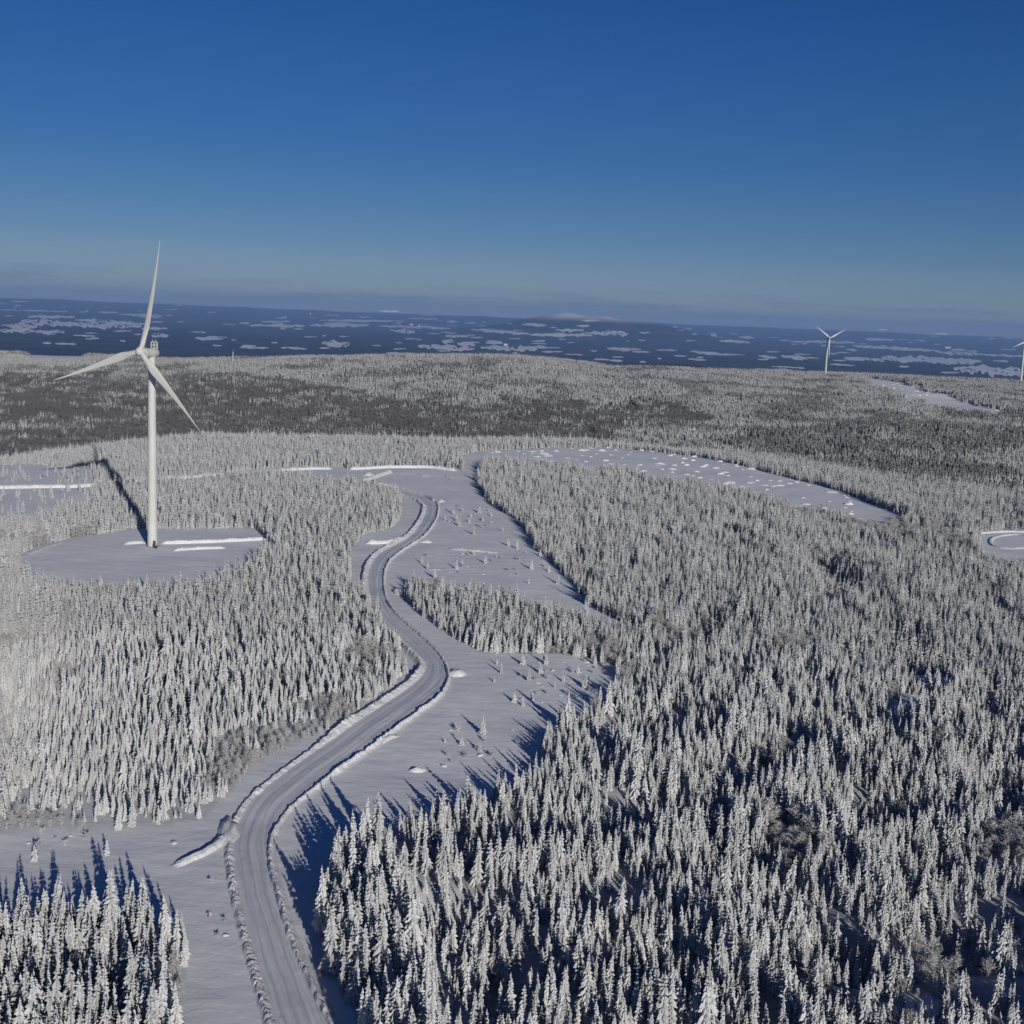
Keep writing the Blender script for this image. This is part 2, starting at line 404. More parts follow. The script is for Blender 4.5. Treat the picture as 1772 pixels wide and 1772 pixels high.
# ------------------------------------------------------------------ ground
def make_ground():
    nr = 1150
    rr = np.geomspace(6, 62000, nr)
    aa = np.radians(np.concatenate([np.arange(-180, -30, 1.5), np.arange(-30, 30, 0.14), np.arange(30, 180.1, 1.5)]))
    na = len(aa)
    RR, AA = np.meshgrid(rr, aa, indexing='ij')
    X = RR * np.sin(AA); Y = RR * np.cos(AA); Z = height(X, Y)
    V = np.stack([X, Y, Z], -1).reshape(-1, 3)
    i, j = np.meshgrid(np.arange(nr - 1), np.arange(na - 1), indexing='ij')
    a = i * na + j
    F = np.stack([a, a + 1, a + na + 1, a + na], -1).reshape(-1, 4)[:, ::-1]
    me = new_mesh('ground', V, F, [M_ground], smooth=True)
    x, y = V[:, 0], V[:, 1]
    d = np.hypot(x, y)
    hw = inside(HARDWOOD, x + (fbm(x / 60, y / 60, 4) - .5) * 130, y + (fbm(x / 60, y / 60, 8) - .5) * 200).astype(float)
    brush_shade = hw * (0.45 + 0.4 * sm(0.35, 0.6, fbm(x / 120, y / 120, 21))) + .45 * hw * sm(1900, 1350, d)
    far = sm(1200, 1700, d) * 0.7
    brush_shade = np.maximum(brush_shade, far * (1 - sm(4000, 4500, d)))
    for P in (STRIP, MEADOW):
        brush_shade[inside(P, x, y)] = 0
    # ground darkened under the near woods: painted-in shade for the gaps between trees
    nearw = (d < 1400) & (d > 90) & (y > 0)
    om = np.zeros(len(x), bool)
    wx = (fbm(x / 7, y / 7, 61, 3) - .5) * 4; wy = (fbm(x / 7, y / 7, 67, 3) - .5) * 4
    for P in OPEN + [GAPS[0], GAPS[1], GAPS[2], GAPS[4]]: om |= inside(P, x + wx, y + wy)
    brush_shade = np.where(nearw & ~om, np.maximum(brush_shade, (.25 + .55 * fbm(x / 5, y / 5, 151, 3)) * (.35 + .65 * sm(-.1, .0, x / np.maximum(y, 1)))), brush_shade)
    woods = sm(3400, 4200, d)
    b = x / np.maximum(y, 1)
    zz = V[:, 2]
    bald = sm(60, 220, zz) * sm(24000, 27000, d) * sm(37000, 34000, d)
    for nm, v in (('brush_shade', brush_shade), ('woods', woods), ('bald', bald)):
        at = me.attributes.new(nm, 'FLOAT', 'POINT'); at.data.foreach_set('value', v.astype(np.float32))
    o = link('ground', me); tag(o, kind='structure')
make_ground()

# snow-covered farm fields down in the lowland: (x0, x1, y of the top edge, thickness, slope) in the picture
FIELDS = [(0, 30, 535, 2, .04), (32, 118, 536, 2, .03), (48, 130, 546, 5, .01), (130, 250, 550, 7, .06), (95, 245, 556, 9, .03), (38, 120, 553, 8, .06),
    (12, 65, 560, 9, .0), (0, 62, 569, 7, .02), (62, 112, 571, 8, .01), (245, 290, 567, 4, .01), (170, 205, 539, 3, .03), (205, 280, 543, 3, .02), (238, 282, 548, 2, .0),
    (262, 292, 578, 6, .03), (74, 89, 593, 3, .01), (95, 132, 594, 3, .03), (288, 298, 545, 2, .0), (338, 386, 584, 5, .02), (368, 384, 597, 3, .01),
    (414, 465, 600, 4, .02), (432, 528, 561, 5, .01), (452, 502, 555, 3, .0), (414, 432, 558, 3, .0), (535, 640, 561, 5, -.005), (560, 608, 558, 3, 0),
    (552, 700, 553, 3, .01), (562, 586, 545, 2, 0), (620, 640, 548, 2, .02), (658, 690, 537, 3, .02), (557, 605, 591, 9, .02), (500, 532, 603, 2, .03), (553, 572, 602, 2, 0),
    (655, 780, 562, 4, .04), (683, 718, 570, 6, .07), (706, 758, 549, 3, .04), (728, 752, 544, 2, .04), (772, 796, 555, 3, .03), (804, 824, 558, 2, .03),
    (722, 822, 595, 8, .06), (765, 785, 587, 7, .1), (792, 822, 591, 9, .08), (770, 812, 580, 4, .03), (832, 872, 597, 9, .05), (868, 930, 598, 10, .04), (840, 870, 591, 4, .03),
    (815, 918, 568, 5, .08), (916, 1025, 577, 5, .01), (903, 945, 560, 4, .04), (962, 1010, 569, 5, .01), (997, 1020, 563, 3, .0), (888, 905, 571, 2, 0), (925, 948, 598, 4, .12),
    (920, 935, 590, 2, .03), (1025, 1086, 572, 8, .03), (1006, 1040, 554, 3, .0), (1106, 1126, 575, 2, .02), (1050, 1110, 601, 5, .04), (1136, 1172, 605, 3, .01),
    (1194, 1256, 607, 4, .08), (1240, 1275, 612, 3, .03), (1245, 1298, 588, 4, .06), (1278, 1306, 581, 4, .08), (1262, 1276, 576, 2, .08), (1312, 1345, 614, 4, .12),
    (1352, 1398, 614, 5, .12), (1365, 1415, 590, 3, .02), (1348, 1362, 588, 2, .05), (1230, 1240, 577, 5, 0), (1400, 1480, 589, 4, .03), (1475, 1620, 596, 5, .06),
    (1478, 1540, 599, 3, .03), (1540, 1615, 603, 3, .03), (1497, 1548, 585, 4, .03), (1580, 1602, 588, 2, .05), (1618, 1700, 606, 6, .06), (1700, 1790, 613, 3, .03),
    (1645, 1672, 604, 3, .02), (1460, 1530, 617, 6, .06), (1525, 1580, 616, 8, .1), (1558, 1640, 615, 10, .08), (1600, 1690, 618, 10, .04), (1640, 1700, 620, 5, .06),
    (1718, 1745, 623, 3, .06), (1650, 1790, 632, 12, .06), (1618, 1640, 576, 3, .02), (1610, 1625, 581, 2, 0), (1735, 1772, 584, 2, .05), (1710, 1722, 585, 2, 0),
    (1732, 1758, 604, 2, .01), (20, 50, 521, 2, 0), (300, 335, 527, 2, .02), (640, 670, 540, 2, 0), (1520, 1535, 570, 2, 0), (1165, 1172, 564, 3, .3), (1186, 1197, 567, 2, .1)]
_rf = random.Random(77)
for k in range(150):      # the many small fields and frozen bogs in between
    xx = _rf.uniform(-10, 1780); hz_ = 515 + xx * .0395
    oy = 8 + 62 * _rf.random() ** 1.1; ln = _rf.uniform(5, 26) * (.5 + oy / 60)
    FIELDS.append((xx, xx + ln, hz_ + oy, _rf.uniform(.8, 1.9) + oy / 60, _rf.uniform(.0, .07)))
def make_fields():
    V = []; F = []
    for k, (x0, x1, yt, th, sl) in enumerate(FIELDS):
        n = max(7, int((x1 - x0) / 1.8))
        ny = max(2, int(th / 1.5) + 1)
        base = len(V)
        xs = np.linspace(x0, x1, n)
        for i, xx in enumerate(xs):
            e = math.sin(math.pi * min(1, max(0.0, (i + .25) / (n - .5)))) ** 0.35
            a = (float(fbm(np.array([xx / 9]), np.array([yt + 3.]), k, 4)[0]) - .45) * 1.1 * th; c = (float(fbm(np.array([xx / 7]), np.array([yt + 9.]), k + 60, 4)[0]) - .5) * 1.2 * th
            ym = yt + th / 2 + sl * (xx - x0)
            y0 = ym - (th / 2) * e - min(a, .45 * th) * e; y1 = ym + (th / 2) * e + c * e
            if y1 - y0 < 0.7: y1 = y0 + 0.7
            for j in range(ny):
                p = ground(xx, y0 + (y1 - y0) * j / (ny - 1), 5000)
                V.append((p[0], p[1], p[2] + 5))
        for i in range(n - 1):
            for j in range(ny - 1):
                if th > 5 and 0 < i < n - 2 and float(fbm(np.array([xs[i] / 6]), np.array([yt + j * 1.1]), 7, 3)[0]) > .66: continue
                a = base + i * ny + j
                F.append((a, a + 1, a + ny + 1, a + ny))
    me = new_mesh('fields', V, F, [M_field])
    bm = bmesh.new(); bm.from_mesh(me); bmesh.ops.recalc_face_normals(bm, faces=bm.faces)
    for f in bm.faces:
        if f.normal.z < 0: f.normal_flip()
    bm.to_mesh(me); bm.free()
    tag(link('fields', me), kind='structure')
make_fields()

# ------------------------------------------------------------------ road and its ploughed banks
EDGE_L = [(620, 2250), (500, 1840), (478, 1772), (455, 1700), (432, 1620), (415, 1560), (405, 1500), (402, 1460), (408, 1425), (425, 1395), (450, 1370), (500, 1332), (560, 1290), (620, 1248),
    (680, 1210), (712, 1188), (733, 1167), (739, 1150), (719, 1130), (692, 1103), (662, 1083), (645, 1059), (636, 1032), (635, 998), (643, 971), (662, 952), (685, 942),
    (709, 930), (726, 910), (736, 890), (738, 876), (726, 866), (702, 858), (675, 850), (640, 844)]
EDGE_R = [(745, 2250), (592, 1840), (567, 1772), (540, 1714), (512, 1653), (492, 1602), (479, 1551), (467, 1511), (463, 1467), (468, 1443), (482, 1416), (509, 1389), (540, 1367), (587, 1328),
    (638, 1296), (689, 1258), (722, 1235), (760, 1209), (774, 1182), (775, 1160), (755, 1127), (733, 1106), (699, 1079), (679, 1059), (667, 1039), (663, 1018), (663, 991), (672, 971),
    (692, 954), (723, 937), (743, 920), (757, 893), (758, 873), (748, 861), (716, 852), (685, 844), (650, 838)]
def resample(P, step):
    P = np.array(P, float)
    for _ in range(3):       # corner cutting
        Q = [P[0]]
        for a, b in zip(P[:-1], P[1:]): Q += [a * .75 + b * .25, a * .25 + b * .75]
        Q.append(P[-1]); P = np.array(Q)
    s = np.concatenate([[0], np.cumsum(np.hypot(*np.diff(P, axis=0).T))])
    n = max(2, int(s[-1] / step))
    t = np.linspace(0, s[-1], n)
    return np.stack([np.interp(t, s, P[:, 0]), np.interp(t, s, P[:, 1])], -1), t
GL = poly_ground(EDGE_L, flat=0.0); GR = poly_ground(EDGE_R, flat=0.0)

def make_road():
    L, tl = resample(GL, 1.0)
    Rr, tr = resample(GR, 1.0)
    # pair each point of L with the nearest further point of R
    j = 0; pr = []
    for p in L:
        d = np.hypot(*(Rr[j:j + 25] - p).T); k = j + int(np.argmin(d)); j = k; pr.append(Rr[k])
    pr = np.array(pr)
    for _ in range(4): pr[1:-1] = (pr[:-2] + pr[1:-1] * 2 + pr[2:]) / 4
    n = len(L); m = 15
    V = []; UV = []
    for i in range(n):
        w = np.hypot(*(pr[i] - L[i]))
        for k in range(m):
            f = -0.08 + 1.16 * k / (m - 1)
            p = L[i] * (1 - f) + pr[i] * f
            V.append((p[0], p[1], 0)); UV.append((f * w, tl[i]))
    V = np.array(V); f = np.tile(-0.08 + 1.16 * np.arange(m) / (m - 1), n)
    rut = -0.10 * (np.exp(-((f - .3) / .07) ** 2) + np.exp(-((f - .68) / .07) ** 2)) + 0.10 * np.exp(-((f - .5) / .1) ** 2)
    V[:, 2] = height(V[:, 0], V[:, 1]) + 0.14 + rut + (vnoise(V[:, 0] * 1.3, V[:, 1] * 1.3, 6) - .5) * .08
    i, k = np.meshgrid(np.arange(n - 1), np.arange(m - 1), indexing='ij')
    a = i * m + k
    F = np.stack([a, a + 1, a + m + 1, a + m], -1).reshape(-1, 4)
    me = new_mesh('road', V, F, [M_road], smooth=True)
    uv = me.uv_layers.new(name='UVMap'); UV = np.array(UV, np.float32)
    uv.data.foreach_set('uv', UV[F.ravel()].ravel())
    tag(link('road', me), kind='structure')
make_road()

def chunks(x, y, seed=0):
    """rounded lumps: 1 in the middle of a clod, 0 between clods"""
    xi = np.floor(x).astype(np.int64); yi = np.floor(y).astype(np.int64); best = np.full(np.shape(x), 9.0)
    for a in (-1, 0, 1):
        for c in (-1, 0, 1):
            cx = xi + a; cy = yi + c
            jx = vnoise(cx.astype(float), cy.astype(float), seed); jy = vnoise(cx.astype(float), cy.astype(float), seed + 5); jr = .6 + .8 * vnoise(cx.astype(float), cy.astype(float), seed + 9)
            best = np.minimum(best, np.hypot(cx + jx - x, cy + jy - y) / jr)
    return np.clip(1 - best * 1.5, 0, 1) ** .7

def ridge(name, path, profile, side, lumps=0.35, taper=3.0, step=0.3, material=None, hmod=None, wmod=None):
    """a ploughed ridge of snow swept along a path; profile = (distance outward, height) pairs"""
    P, t = resample(path, step)
    T = np.gradient(P, axis=0); T /= np.hypot(*T.T)[:, None] + 1e-9
    N = np.stack([-T[:, 1], T[:, 0]], -1) * side
    pr = np.array(profile); m0 = len(pr)
    fine = 4
    ks = np.linspace(0, m0 - 1, (m0 - 1) * fine + 1)
    po = np.interp(ks, range(m0), pr[:, 0]); ph = np.interp(ks, range(m0), pr[:, 1])
    m = len(ks); n = len(P)
    env = np.clip(np.minimum(t, t[-1] - t) / taper, 0, 1)
    hm = env if hmod is None else env * hmod(t)
    wm = np.ones(n) if wmod is None else wmod(t)
    X = P[:, None, 0] + N[:, None, 0] * po[None] * wm[:, None]; Y = P[:, None, 1] + N[:, None, 1] * po[None] * wm[:, None]
    H = ph[None] * hm[:, None] * (0.8 + 0.4 * fbm(X / 5, Y / 5, 77, 2))
    lump = (fbm(X * 0.9, Y * 0.9, 31, 3) - .45) * lumps * np.clip(ph[None] * 1.3, 0, 1) * hm[:, None] + lumps * (.9 * chunks(X * 1.9, Y * 1.9, 3) * vnoise(X * .6, Y * .6, 18) + .25 * fbm(X * 2.2, Y * 2.2, 19, 2) + .6 * chunks(X * .7, Y * .7, 8) * (vnoise(X * .25, Y * .25, 12) > .5)) * np.clip(ph[None] * 2, 0, 1) * np.minimum(1, env[:, None] + .3)
    X = X + (fbm(X * .5 + 9, Y * .5, 41, 2) - .5) * lumps * 1.2; Y = Y + (fbm(X * .5, Y * .5 + 7, 43, 2) - .5) * lumps * 1.2
    Z = height(X, Y) + H + lump - 0.06 * (ph[None] <= 0.001)
    V = np.stack([X, Y, Z], -1).reshape(-1, 3)
    i, k = np.meshgrid(np.arange(n - 1), np.arange(m - 1), indexing='ij')
    a = i * m + k
    F = np.stack([a, a + 1, a + m + 1, a + m], -1).reshape(-1, 4)
    if side > 0: F = F[:, ::-1]
    o = link(name, new_mesh(name, V, F, [material or M_bank]))
    tag(o, kind='structure')
    return o
# profile of the bank on the sunny inner side (wide) and of the cut edge on the other (steep)
lb = lambda t: (0.75 + 0.35 * vnoise(t / 9, t * 0, 3)) * (0.42 + 0.58 * sm(180, 215, t))
ridge('snow_bank', GL, [(-0.3, 0.12), (0.7, 0.7), (1.5, 1.2), (1.9, 1.15), (2.4, .5), (2.9, .12), (3.4, 0)], 1, 0.45, hmod=lb, wmod=lambda t: .55 + .45 * sm(180, 215, t))
ridge('snow_bank', GR, [(-0.2, 0.1), (0.1, 0.65), (0.3, .85), (0.6, .7), (0.9, .3), (1.3, .1), (2.0, 0)], -1, 0.4, hmod=lambda t: .6 + .6 * vnoise(t / 14, t * 0, 8))

BERMS = [([(631, 939), (655, 940), (682, 938), (700, 933)], 1.6, 1.6), ([(212, 943), (238, 941), (256, 941)], 1.1, 1.6), ([(276, 942), (360, 939), (440, 936), (462, 934)], 1.3, 1.3),
    ([(298, 953), (330, 951), (392, 948)], 1.0, 1.5), ([(-40, 845), (60, 843), (130, 842), (172, 840)], 1.8, 2.2), ([(228, 836), (290, 830), (346, 826), (395, 823)], 1.8, 2.2),
    ([(478, 815), (540, 812), (575, 811)], 1.6, 2.2), ([(603, 812), (680, 809), (740, 809), (790, 815)], 1.9, 2.2), ([(628, 834), (650, 826), (676, 817)], 1.8, 2.2),
    ([(1690, 924), (1730, 920), (1800, 922)], .7, 1.4), ([(1790, 946), (1745, 950), (1716, 944), (1712, 934), (1728, 927), (1765, 924)], .45, 1.4),
    ([(690, 846), (715, 853), (740, 860), (752, 868)], 1.3, 1.2), ([(775, 951), (815, 953), (868, 957)], .5, 2.5), ([(735, 985), (770, 986)], .35, 2.0),
    ([(300, 1497), (345, 1478), (378, 1460), (392, 1440)], .9, 1.2), ([(0, 985), (40, 960), (110, 938)], .3, 2.0),
    ([(1040, 1146), (1100, 1165)], .4, 2.5), ([(655, 1287), (672, 1277), (690, 1272)], .7, 1.2)]
for pts, h, w in BERMS:
    ridge('snow_bank', poly_ground(pts, flat=0.0), [(-w, 0), (-w * .5, h * .75), (0, h), (w * .5, h * .75), (w, 0)], 1, 0.3, material=M_pile)

# ------------------------------------------------------------------ piles of snow
def mound_mesh(name, rx, ry, h, seed, rough=0.25, n=18):
    V = []; F = []
    for i in range(n + 1):
        for j in range(n + 1):
            u = -1 + 2 * i / n; v = -1 + 2 * j / n
            x, y = u * math.sqrt(1 - v * v / 2), v * math.sqrt(1 - u * u / 2)
            r = math.hypot(x, y)
            z = max(0, 1 - r ** 2.2)
            k = float(fbm(np.array([x * 2.2 + seed]), np.array([y * 2.2 + seed * 3]), seed, 3)[0])
            V.append((x * rx * (0.85 + .3 * k), y * ry * (0.85 + .3 * k), h * z * (1 + rough * 2 * (k - .5)) - .1 * (r > .97)))
    for i in range(n):
        for j in range(n):
            a = i * (n + 1) + j
            F.append((a, a + n + 1, a + n + 2, a + 1))
    return new_mesh(name, V, F, [M_pile], smooth=True)
PILES = [(396, 1440, 2.6, 8.5, 1.5, 'ridged heap of ploughed snow at the mouth of the side track by the road bend'),
    (688, 1026, 2.0, 5.5, 1.5, 'blocky snow heap beside the road next to the tip of the middle spruce stand'),
    (763, 868, 2.5, 4, 1.3, 'small snow heap on the outer edge of the far road bend'),
    (790, 1166, 3.0, 4, 1.6, 'low snow heap just outside the road bend below the middle spruce stand'),
    (638, 822, 4, 6, 1.8, 'large snow heap beside the far turning place'),
    (737, 938, 3.5, 3, 1.2, 'snow heap where the side track meets the winding road'),
    (722, 1334, 2.2, 1.3, .8, 'little snow heap in the clearing near the shadow of the spruces')]
for k, (a, c, rx, ry, h, lab) in enumerate(PILES):
    p = ground(a, c)
    o = link('snow_pile', mound_mesh('snow_pile', rx, ry, h, 5 + k, .4), loc=(p[0], p[1], p[2] - .05))
    o.rotation_euler[2] = random.uniform(-.3, .3)
    tag(o, lab, 'snow pile', 'heaps of ploughed snow along the road')
mm = [mound_mesh('brush_mound', 3.6, 2.0, 1.7, 40 + k, .35, 12) for k in range(5)]
mound_spots = []
bx0, by0 = BALD.min(0); bx1, by1 = BALD.max(0)
while len(mound_spots) < 120:
    x = random.uniform(bx0, bx1); y = random.uniform(by0, by1)
    if not inside(BALD, np.array([x]), np.array([y]))[0]: continue
    if not (840 < to_px(x, y, 0)[0] < 1480): continue
    if min([9] + [math.hypot(x - a, (y - b)) for a, b in mound_spots]) < 7: continue
    mound_spots.append((x, y))
sx0_, sy0_ = STRIP.min(0); sx1_, sy1_ = STRIP.max(0); ns_ = 0
while ns_ < 45:
    x = random.uniform(sx0_, sx1_); y = random.uniform(sy0_, sy1_)
    if inside(STRIP, np.array([x]), np.array([y]))[0]: mound_spots.append((x, y)); ns_ += 1
for k, (x, y) in enumerate(mound_spots):
    o = link('brush_mound', mm[k % 5], loc=(x, y, h1(x, y) - .05))
    s = random.uniform(.4, 1.05); o.scale = (s * random.uniform(.8, 1.6), s, s * random.uniform(.5, .95)); o.rotation_euler[2] = random.uniform(-.6, .6)
    if y > 1600: tag(o, 'snow-covered mound on the narrow cleared strip high on the far ridge', 'snow mound', 'snow mounds on the far cleared strip')
    else: tag(o, 'small snow-covered mound dotted over the cleared slope among the spruces', 'snow mound', 'snow mounds on the cleared slope')

# ------------------------------------------------------------------ spruces
def spruce(H, Rad, seed, whorls, per, trunk_h=0.04, bare=0.0, broad=0.8):
    """returns trunk (V, F) and crown (V, F): whorls of drooping, snow-laden boughs"""
    rnd = random.Random(seed)
    tv = []; tf = []
    ns = 6
    for k, (z, r) in enumerate([(-0.5, 0.17), (H * .35, .11), (H * .75, .05), (H * .985, .012)]):
        for s in range(ns):
            a = 2 * math.pi * s / ns; tv.append((math.cos(a) * r * H / 8, math.sin(a) * r * H / 8, z))
    for k in range(3):
        for s in range(ns):
            tf.append((k * ns + s, k * ns + (s + 1) % ns, (k + 1) * ns + (s + 1) % ns, (k + 1) * ns + s))
    cv = []; cf = []
    lean = rnd.uniform(-.15, .15), rnd.uniform(-.15, .15)
    for w in range(whorls):
        f = (w + rnd.uniform(-.3, .3)) / whorls
        f = min(max(f, 0), 1)
        z = H * (trunk_h + (1 - trunk_h) * f ** 0.92)
        rad = Rad * ((1 - f) ** broad * .95 + .06) * rnd.uniform(.82, 1.12)
        off = rnd.uniform(0, 6.28)
        nb = max(4, int(round(per * (0.55 + .45 * (1 - f)))))
        for b in range(nb):
            if rnd.random() < bare: continue
            az = off + 2 * math.pi * b / nb + rnd.uniform(-.3, .3)
            ln = rad * rnd.uniform(.65, 1.2)
            droop = rnd.uniform(.35, .75) * ln * (1 - .45 * f)
            wd = ln * rnd.uniform(.30, .46) + .05
            th = 0.10 + .12 * ln * rnd.uniform(.6, 1.3)
            ca, sa = math.cos(az), math.sin(az)
            base = len(cv)
            segs = [(0.0, .35, 1.0, 0.10), (.38, .95, 1.25, .03), (.74, 1.0, .95, -.38), (1.0, .18, .25, -1.0)]
            for (q, wq, tq, dz) in segs:
                rr_ = ln * q
                zz = z + droop * dz * (1 if dz < 0 else .8) + rnd.uniform(-.03, .03)
                ww = wd * wq * rnd.uniform(.8, 1.2)
                for (sx_, sz_) in ((-1, -.55), (0, .55 * 1.0), (1, -.55)):
                    jx = rnd.uniform(-.04, .04) * ln
                    lx = rr_ + jx - (abs(sx_) * .10 * ln)
                    ly = sx_ * ww * .5
                    cv.append((lx * ca - ly * sa + lean[0] * f, lx * sa + ly * ca + lean[1] * f, zz + th * tq * sz_ * (1 if sz_ > 0 else 1.0) - abs(sx_) * .12 * ww))
            for k in range(3):
                a = base + 3 * k
                cf += [(a, a + 3, a + 4, a + 1), (a + 1, a + 4, a + 5, a + 2), (a + 2, a + 5, a + 3, a)]
            cf.append((base + 9, base + 11, base + 10))
    # leader
    b0 = len(cv); t = H * .93
    for s in range(4):
        a = math.pi / 2 * s; cv.append((math.cos(a) * .13 + lean[0], math.sin(a) * .13 + lean[1], t))
    cv.append((lean[0], lean[1], H * 1.03)); 
    for s in range(4): cf.append((b0 + s, b0 + (s + 1) % 4, b0 + 4))
    return (tv, tf), (cv, cf)

def cone_tree(H, Rad, rnd, levels=4, ns=6):
    """a small far-off spruce: ragged stacked skirts"""
    V = []; F = []
    for k in range(levels):
        f = k / levels
        z0 = H * (.04 + .9 * f); z1 = H * min(1.0, (.04 + .9 * f) + 1.7 / levels * .9)
        r = Rad * (1 - f) ** .85 * rnd.uniform(.85, 1.15) + .08
        b = len(V); ph = rnd.uniform(0, 6)
        for s in range(ns):
            a = ph + 2 * math.pi * s / ns; q = r * rnd.uniform(.65, 1.25)
            V.append((math.cos(a) * q, math.sin(a) * q, z0 + rnd.uniform(-.05, .05) * H))
        V.append((0, 0, z1)); V.append((0, 0, z0 + .12 * H))
        for s in range(ns):
            F.append((b + s, b + (s + 1) % ns, b + ns)); F.append((b + (s + 1) % ns, b + s, b + ns + 1))
    return V, F

def twiggy(H, W, seed, n, spread=0.5):
    """leafless frosted birch: thin sprays fanning up and out"""
    rnd = random.Random(seed); V = []; F = []
    def strip(p, q, w):
        d = Vector(q) - Vector(p); s = d.cross(Vector((rnd.uniform(-1, 1), rnd.uniform(-1, 1), rnd.uniform(-1, 1))))
        if s.length < 1e-5: return
        s = s.normalized() * w; t = d.cross(s).normalized() * w
        b = len(V)
        for pt, k in ((Vector(p), 1), (Vector(q), .25)):
            for o_ in (s, -s * .5 + t * .87, -s * .5 - t * .87): V.append(tuple(pt + o_ * k))
        for i in range(3): F.append((b + i, b + (i + 1) % 3, b + 3 + (i + 1) % 3, b + 3 + i))
    strip((0, 0, -.3), (0.1, 0, H * .8), .12)
    for k in range(n):
        z = H * rnd.uniform(.12, .85); a = rnd.uniform(0, 6.28)
        L = W * rnd.uniform(.5, 1.0) * (1 - .6 * (z / H) ** 2)
        q = (math.cos(a) * L, math.sin(a) * L, z + L * rnd.uniform(.2, 1.1))
        strip((0, 0, z), q, .06)
        for j in range(5):
            f = rnd.uniform(.3, 1); p = (q[0] * f, q[1] * f, z + (q[2] - z) * f)
            e = (p[0] + rnd.uniform(-.5, .5) * W * .7, p[1] + rnd.uniform(-.5, .5) * W * .7, p[2] + rnd.uniform(-.15, .6) * W * .6)
            strip(p, e, .055)
    return V, F

def join(parts):
    """parts: list of (V, F, material index) -> V, F, idx"""
    V = []; F = []; I = []
    for v, f, m in parts:
        b = len(V); V += list(v); F += [tuple(i + b for i in q) for q in f]; I += [m] * len(f)
    return V, F, I

NEAR = []      # (trunk mesh, crown mesh, H)
for k in range(8):
    H = [8.6, 7.6, 9.4, 6.6, 8.2, 7.0, 5.0, 9.0][k]
    Rd = [1.5, 1.2, 1.6, 1.1, 1.75, 1.3, 1.15, 1.25][k]
    t, c = spruce(H, Rd, 100 + k, int(H * 2.6), 8, bare=.16, broad=[.8, .7, .9, .75, .85, .65, .9, .7][k])
    NEAR.append((t, c, H))
near_meshes = []
for t, c, H in NEAR:
    near_meshes.append((new_mesh('trunk', t[0], t[1], [M_bark]), new_mesh('crown', c[0], c[1], [M_frost])))
def proto(name, parts, mats):
    V, F, I = join(parts)
    return bpy.data.objects.new(name, new_mesh(name, V, F, mats, I))
P_near = [proto('spruce_model', [(t[0], t[1], 0), (c[0], c[1], 1)], [M_bark, M_frost]) for t, c, H in NEAR]
P_mid = []
for k in range(8):
    H = [8.4, 7.6, 9.2, 6.4, 7.9, 7.0, 5.6, 8.8][k]
    t, c = spruce(H, H * .165, 200 + k, 15, 6, bare=.05)
    P_mid.append(proto('spruce_mid_model', [(t[0], t[1], 0), (c[0], c[1], 1)], [M_bark, M_frost_far]))
P_birch = []
for k in range(4):
    V, F = twiggy([5.5, 6.5, 4.5, 7][k], [1.9, 2.1, 1.8, 2.2][k], 300 + k, 60)
    P_birch.append(proto('birch_model', [(V, F, 0)], [M_twig]))
P_clump = []
for k in range(8):
    rnd = random.Random(400 + k); parts = []
    for j in range(9):
        a = rnd.uniform(0, 6.28); r = 6.2 * math.sqrt(rnd.random()); H = rnd.uniform(5, 10)
        V, F = cone_tree(H, H * rnd.uniform(.14, .19), rnd, 5)
        parts.append(([(x + r * math.cos(a), y + r * math.sin(a), z - .4) for x, y, z in V], F, 0))
    P_clump.append(proto('far_spruce_model', parts, [M_frost_hill]))
P_dark = []
for k in range(6):
    rnd = random.Random(450 + k); parts = []
    for j in range(9):
        a = rnd.uniform(0, 6.28); r = 6.2 * math.sqrt(rnd.random()); H = rnd.uniform(5, 10)
        V, F = cone_tree(H, H * rnd.uniform(.14, .19), rnd, 5)
        parts.append(([(x + r * math.cos(a), y + r * math.sin(a), z - .4) for x, y, z in V], F, 0))
    P_dark.append(proto('dark_spruce_model', parts, [M_frost_dark]))
P_bare = []
for k in range(5):
    rnd = random.Random(500 + k); parts = []
    for j in range(8):
        a = rnd.uniform(0, 6.28); r = 5.8 * math.sqrt(rnd.random())
        V, F = twiggy(rnd.uniform(5, 8), rnd.uniform(2.2, 3.2), 600 + k * 10 + j, 22)
        parts.append(([(x + r * math.cos(a), y + r * math.sin(a), z - .4) for x, y, z in V], F, 0))
    P_bare.append(proto('bare_birch_model', parts, [M_bare]))

# ------------------------------------------------------------------ where the trees stand
def jitter_grid(sp, xmax, y0, y1):
    nx = int(2 * xmax / sp); ny = int((y1 - y0) / sp)
    X, Y = np.meshgrid(np.arange(nx) * sp - xmax, np.arange(ny) * sp + y0)
    X = X + RNG.uniform(-.5, .5, X.shape) * sp; Y = Y + RNG.uniform(-.5, .5, Y.shape) * sp
    X = X.ravel(); Y = Y.ravel()
    d = np.hypot(X, Y)
    k = np.abs(X) < 0.47 * Y + 45
    return X[k], Y[k], d[k]

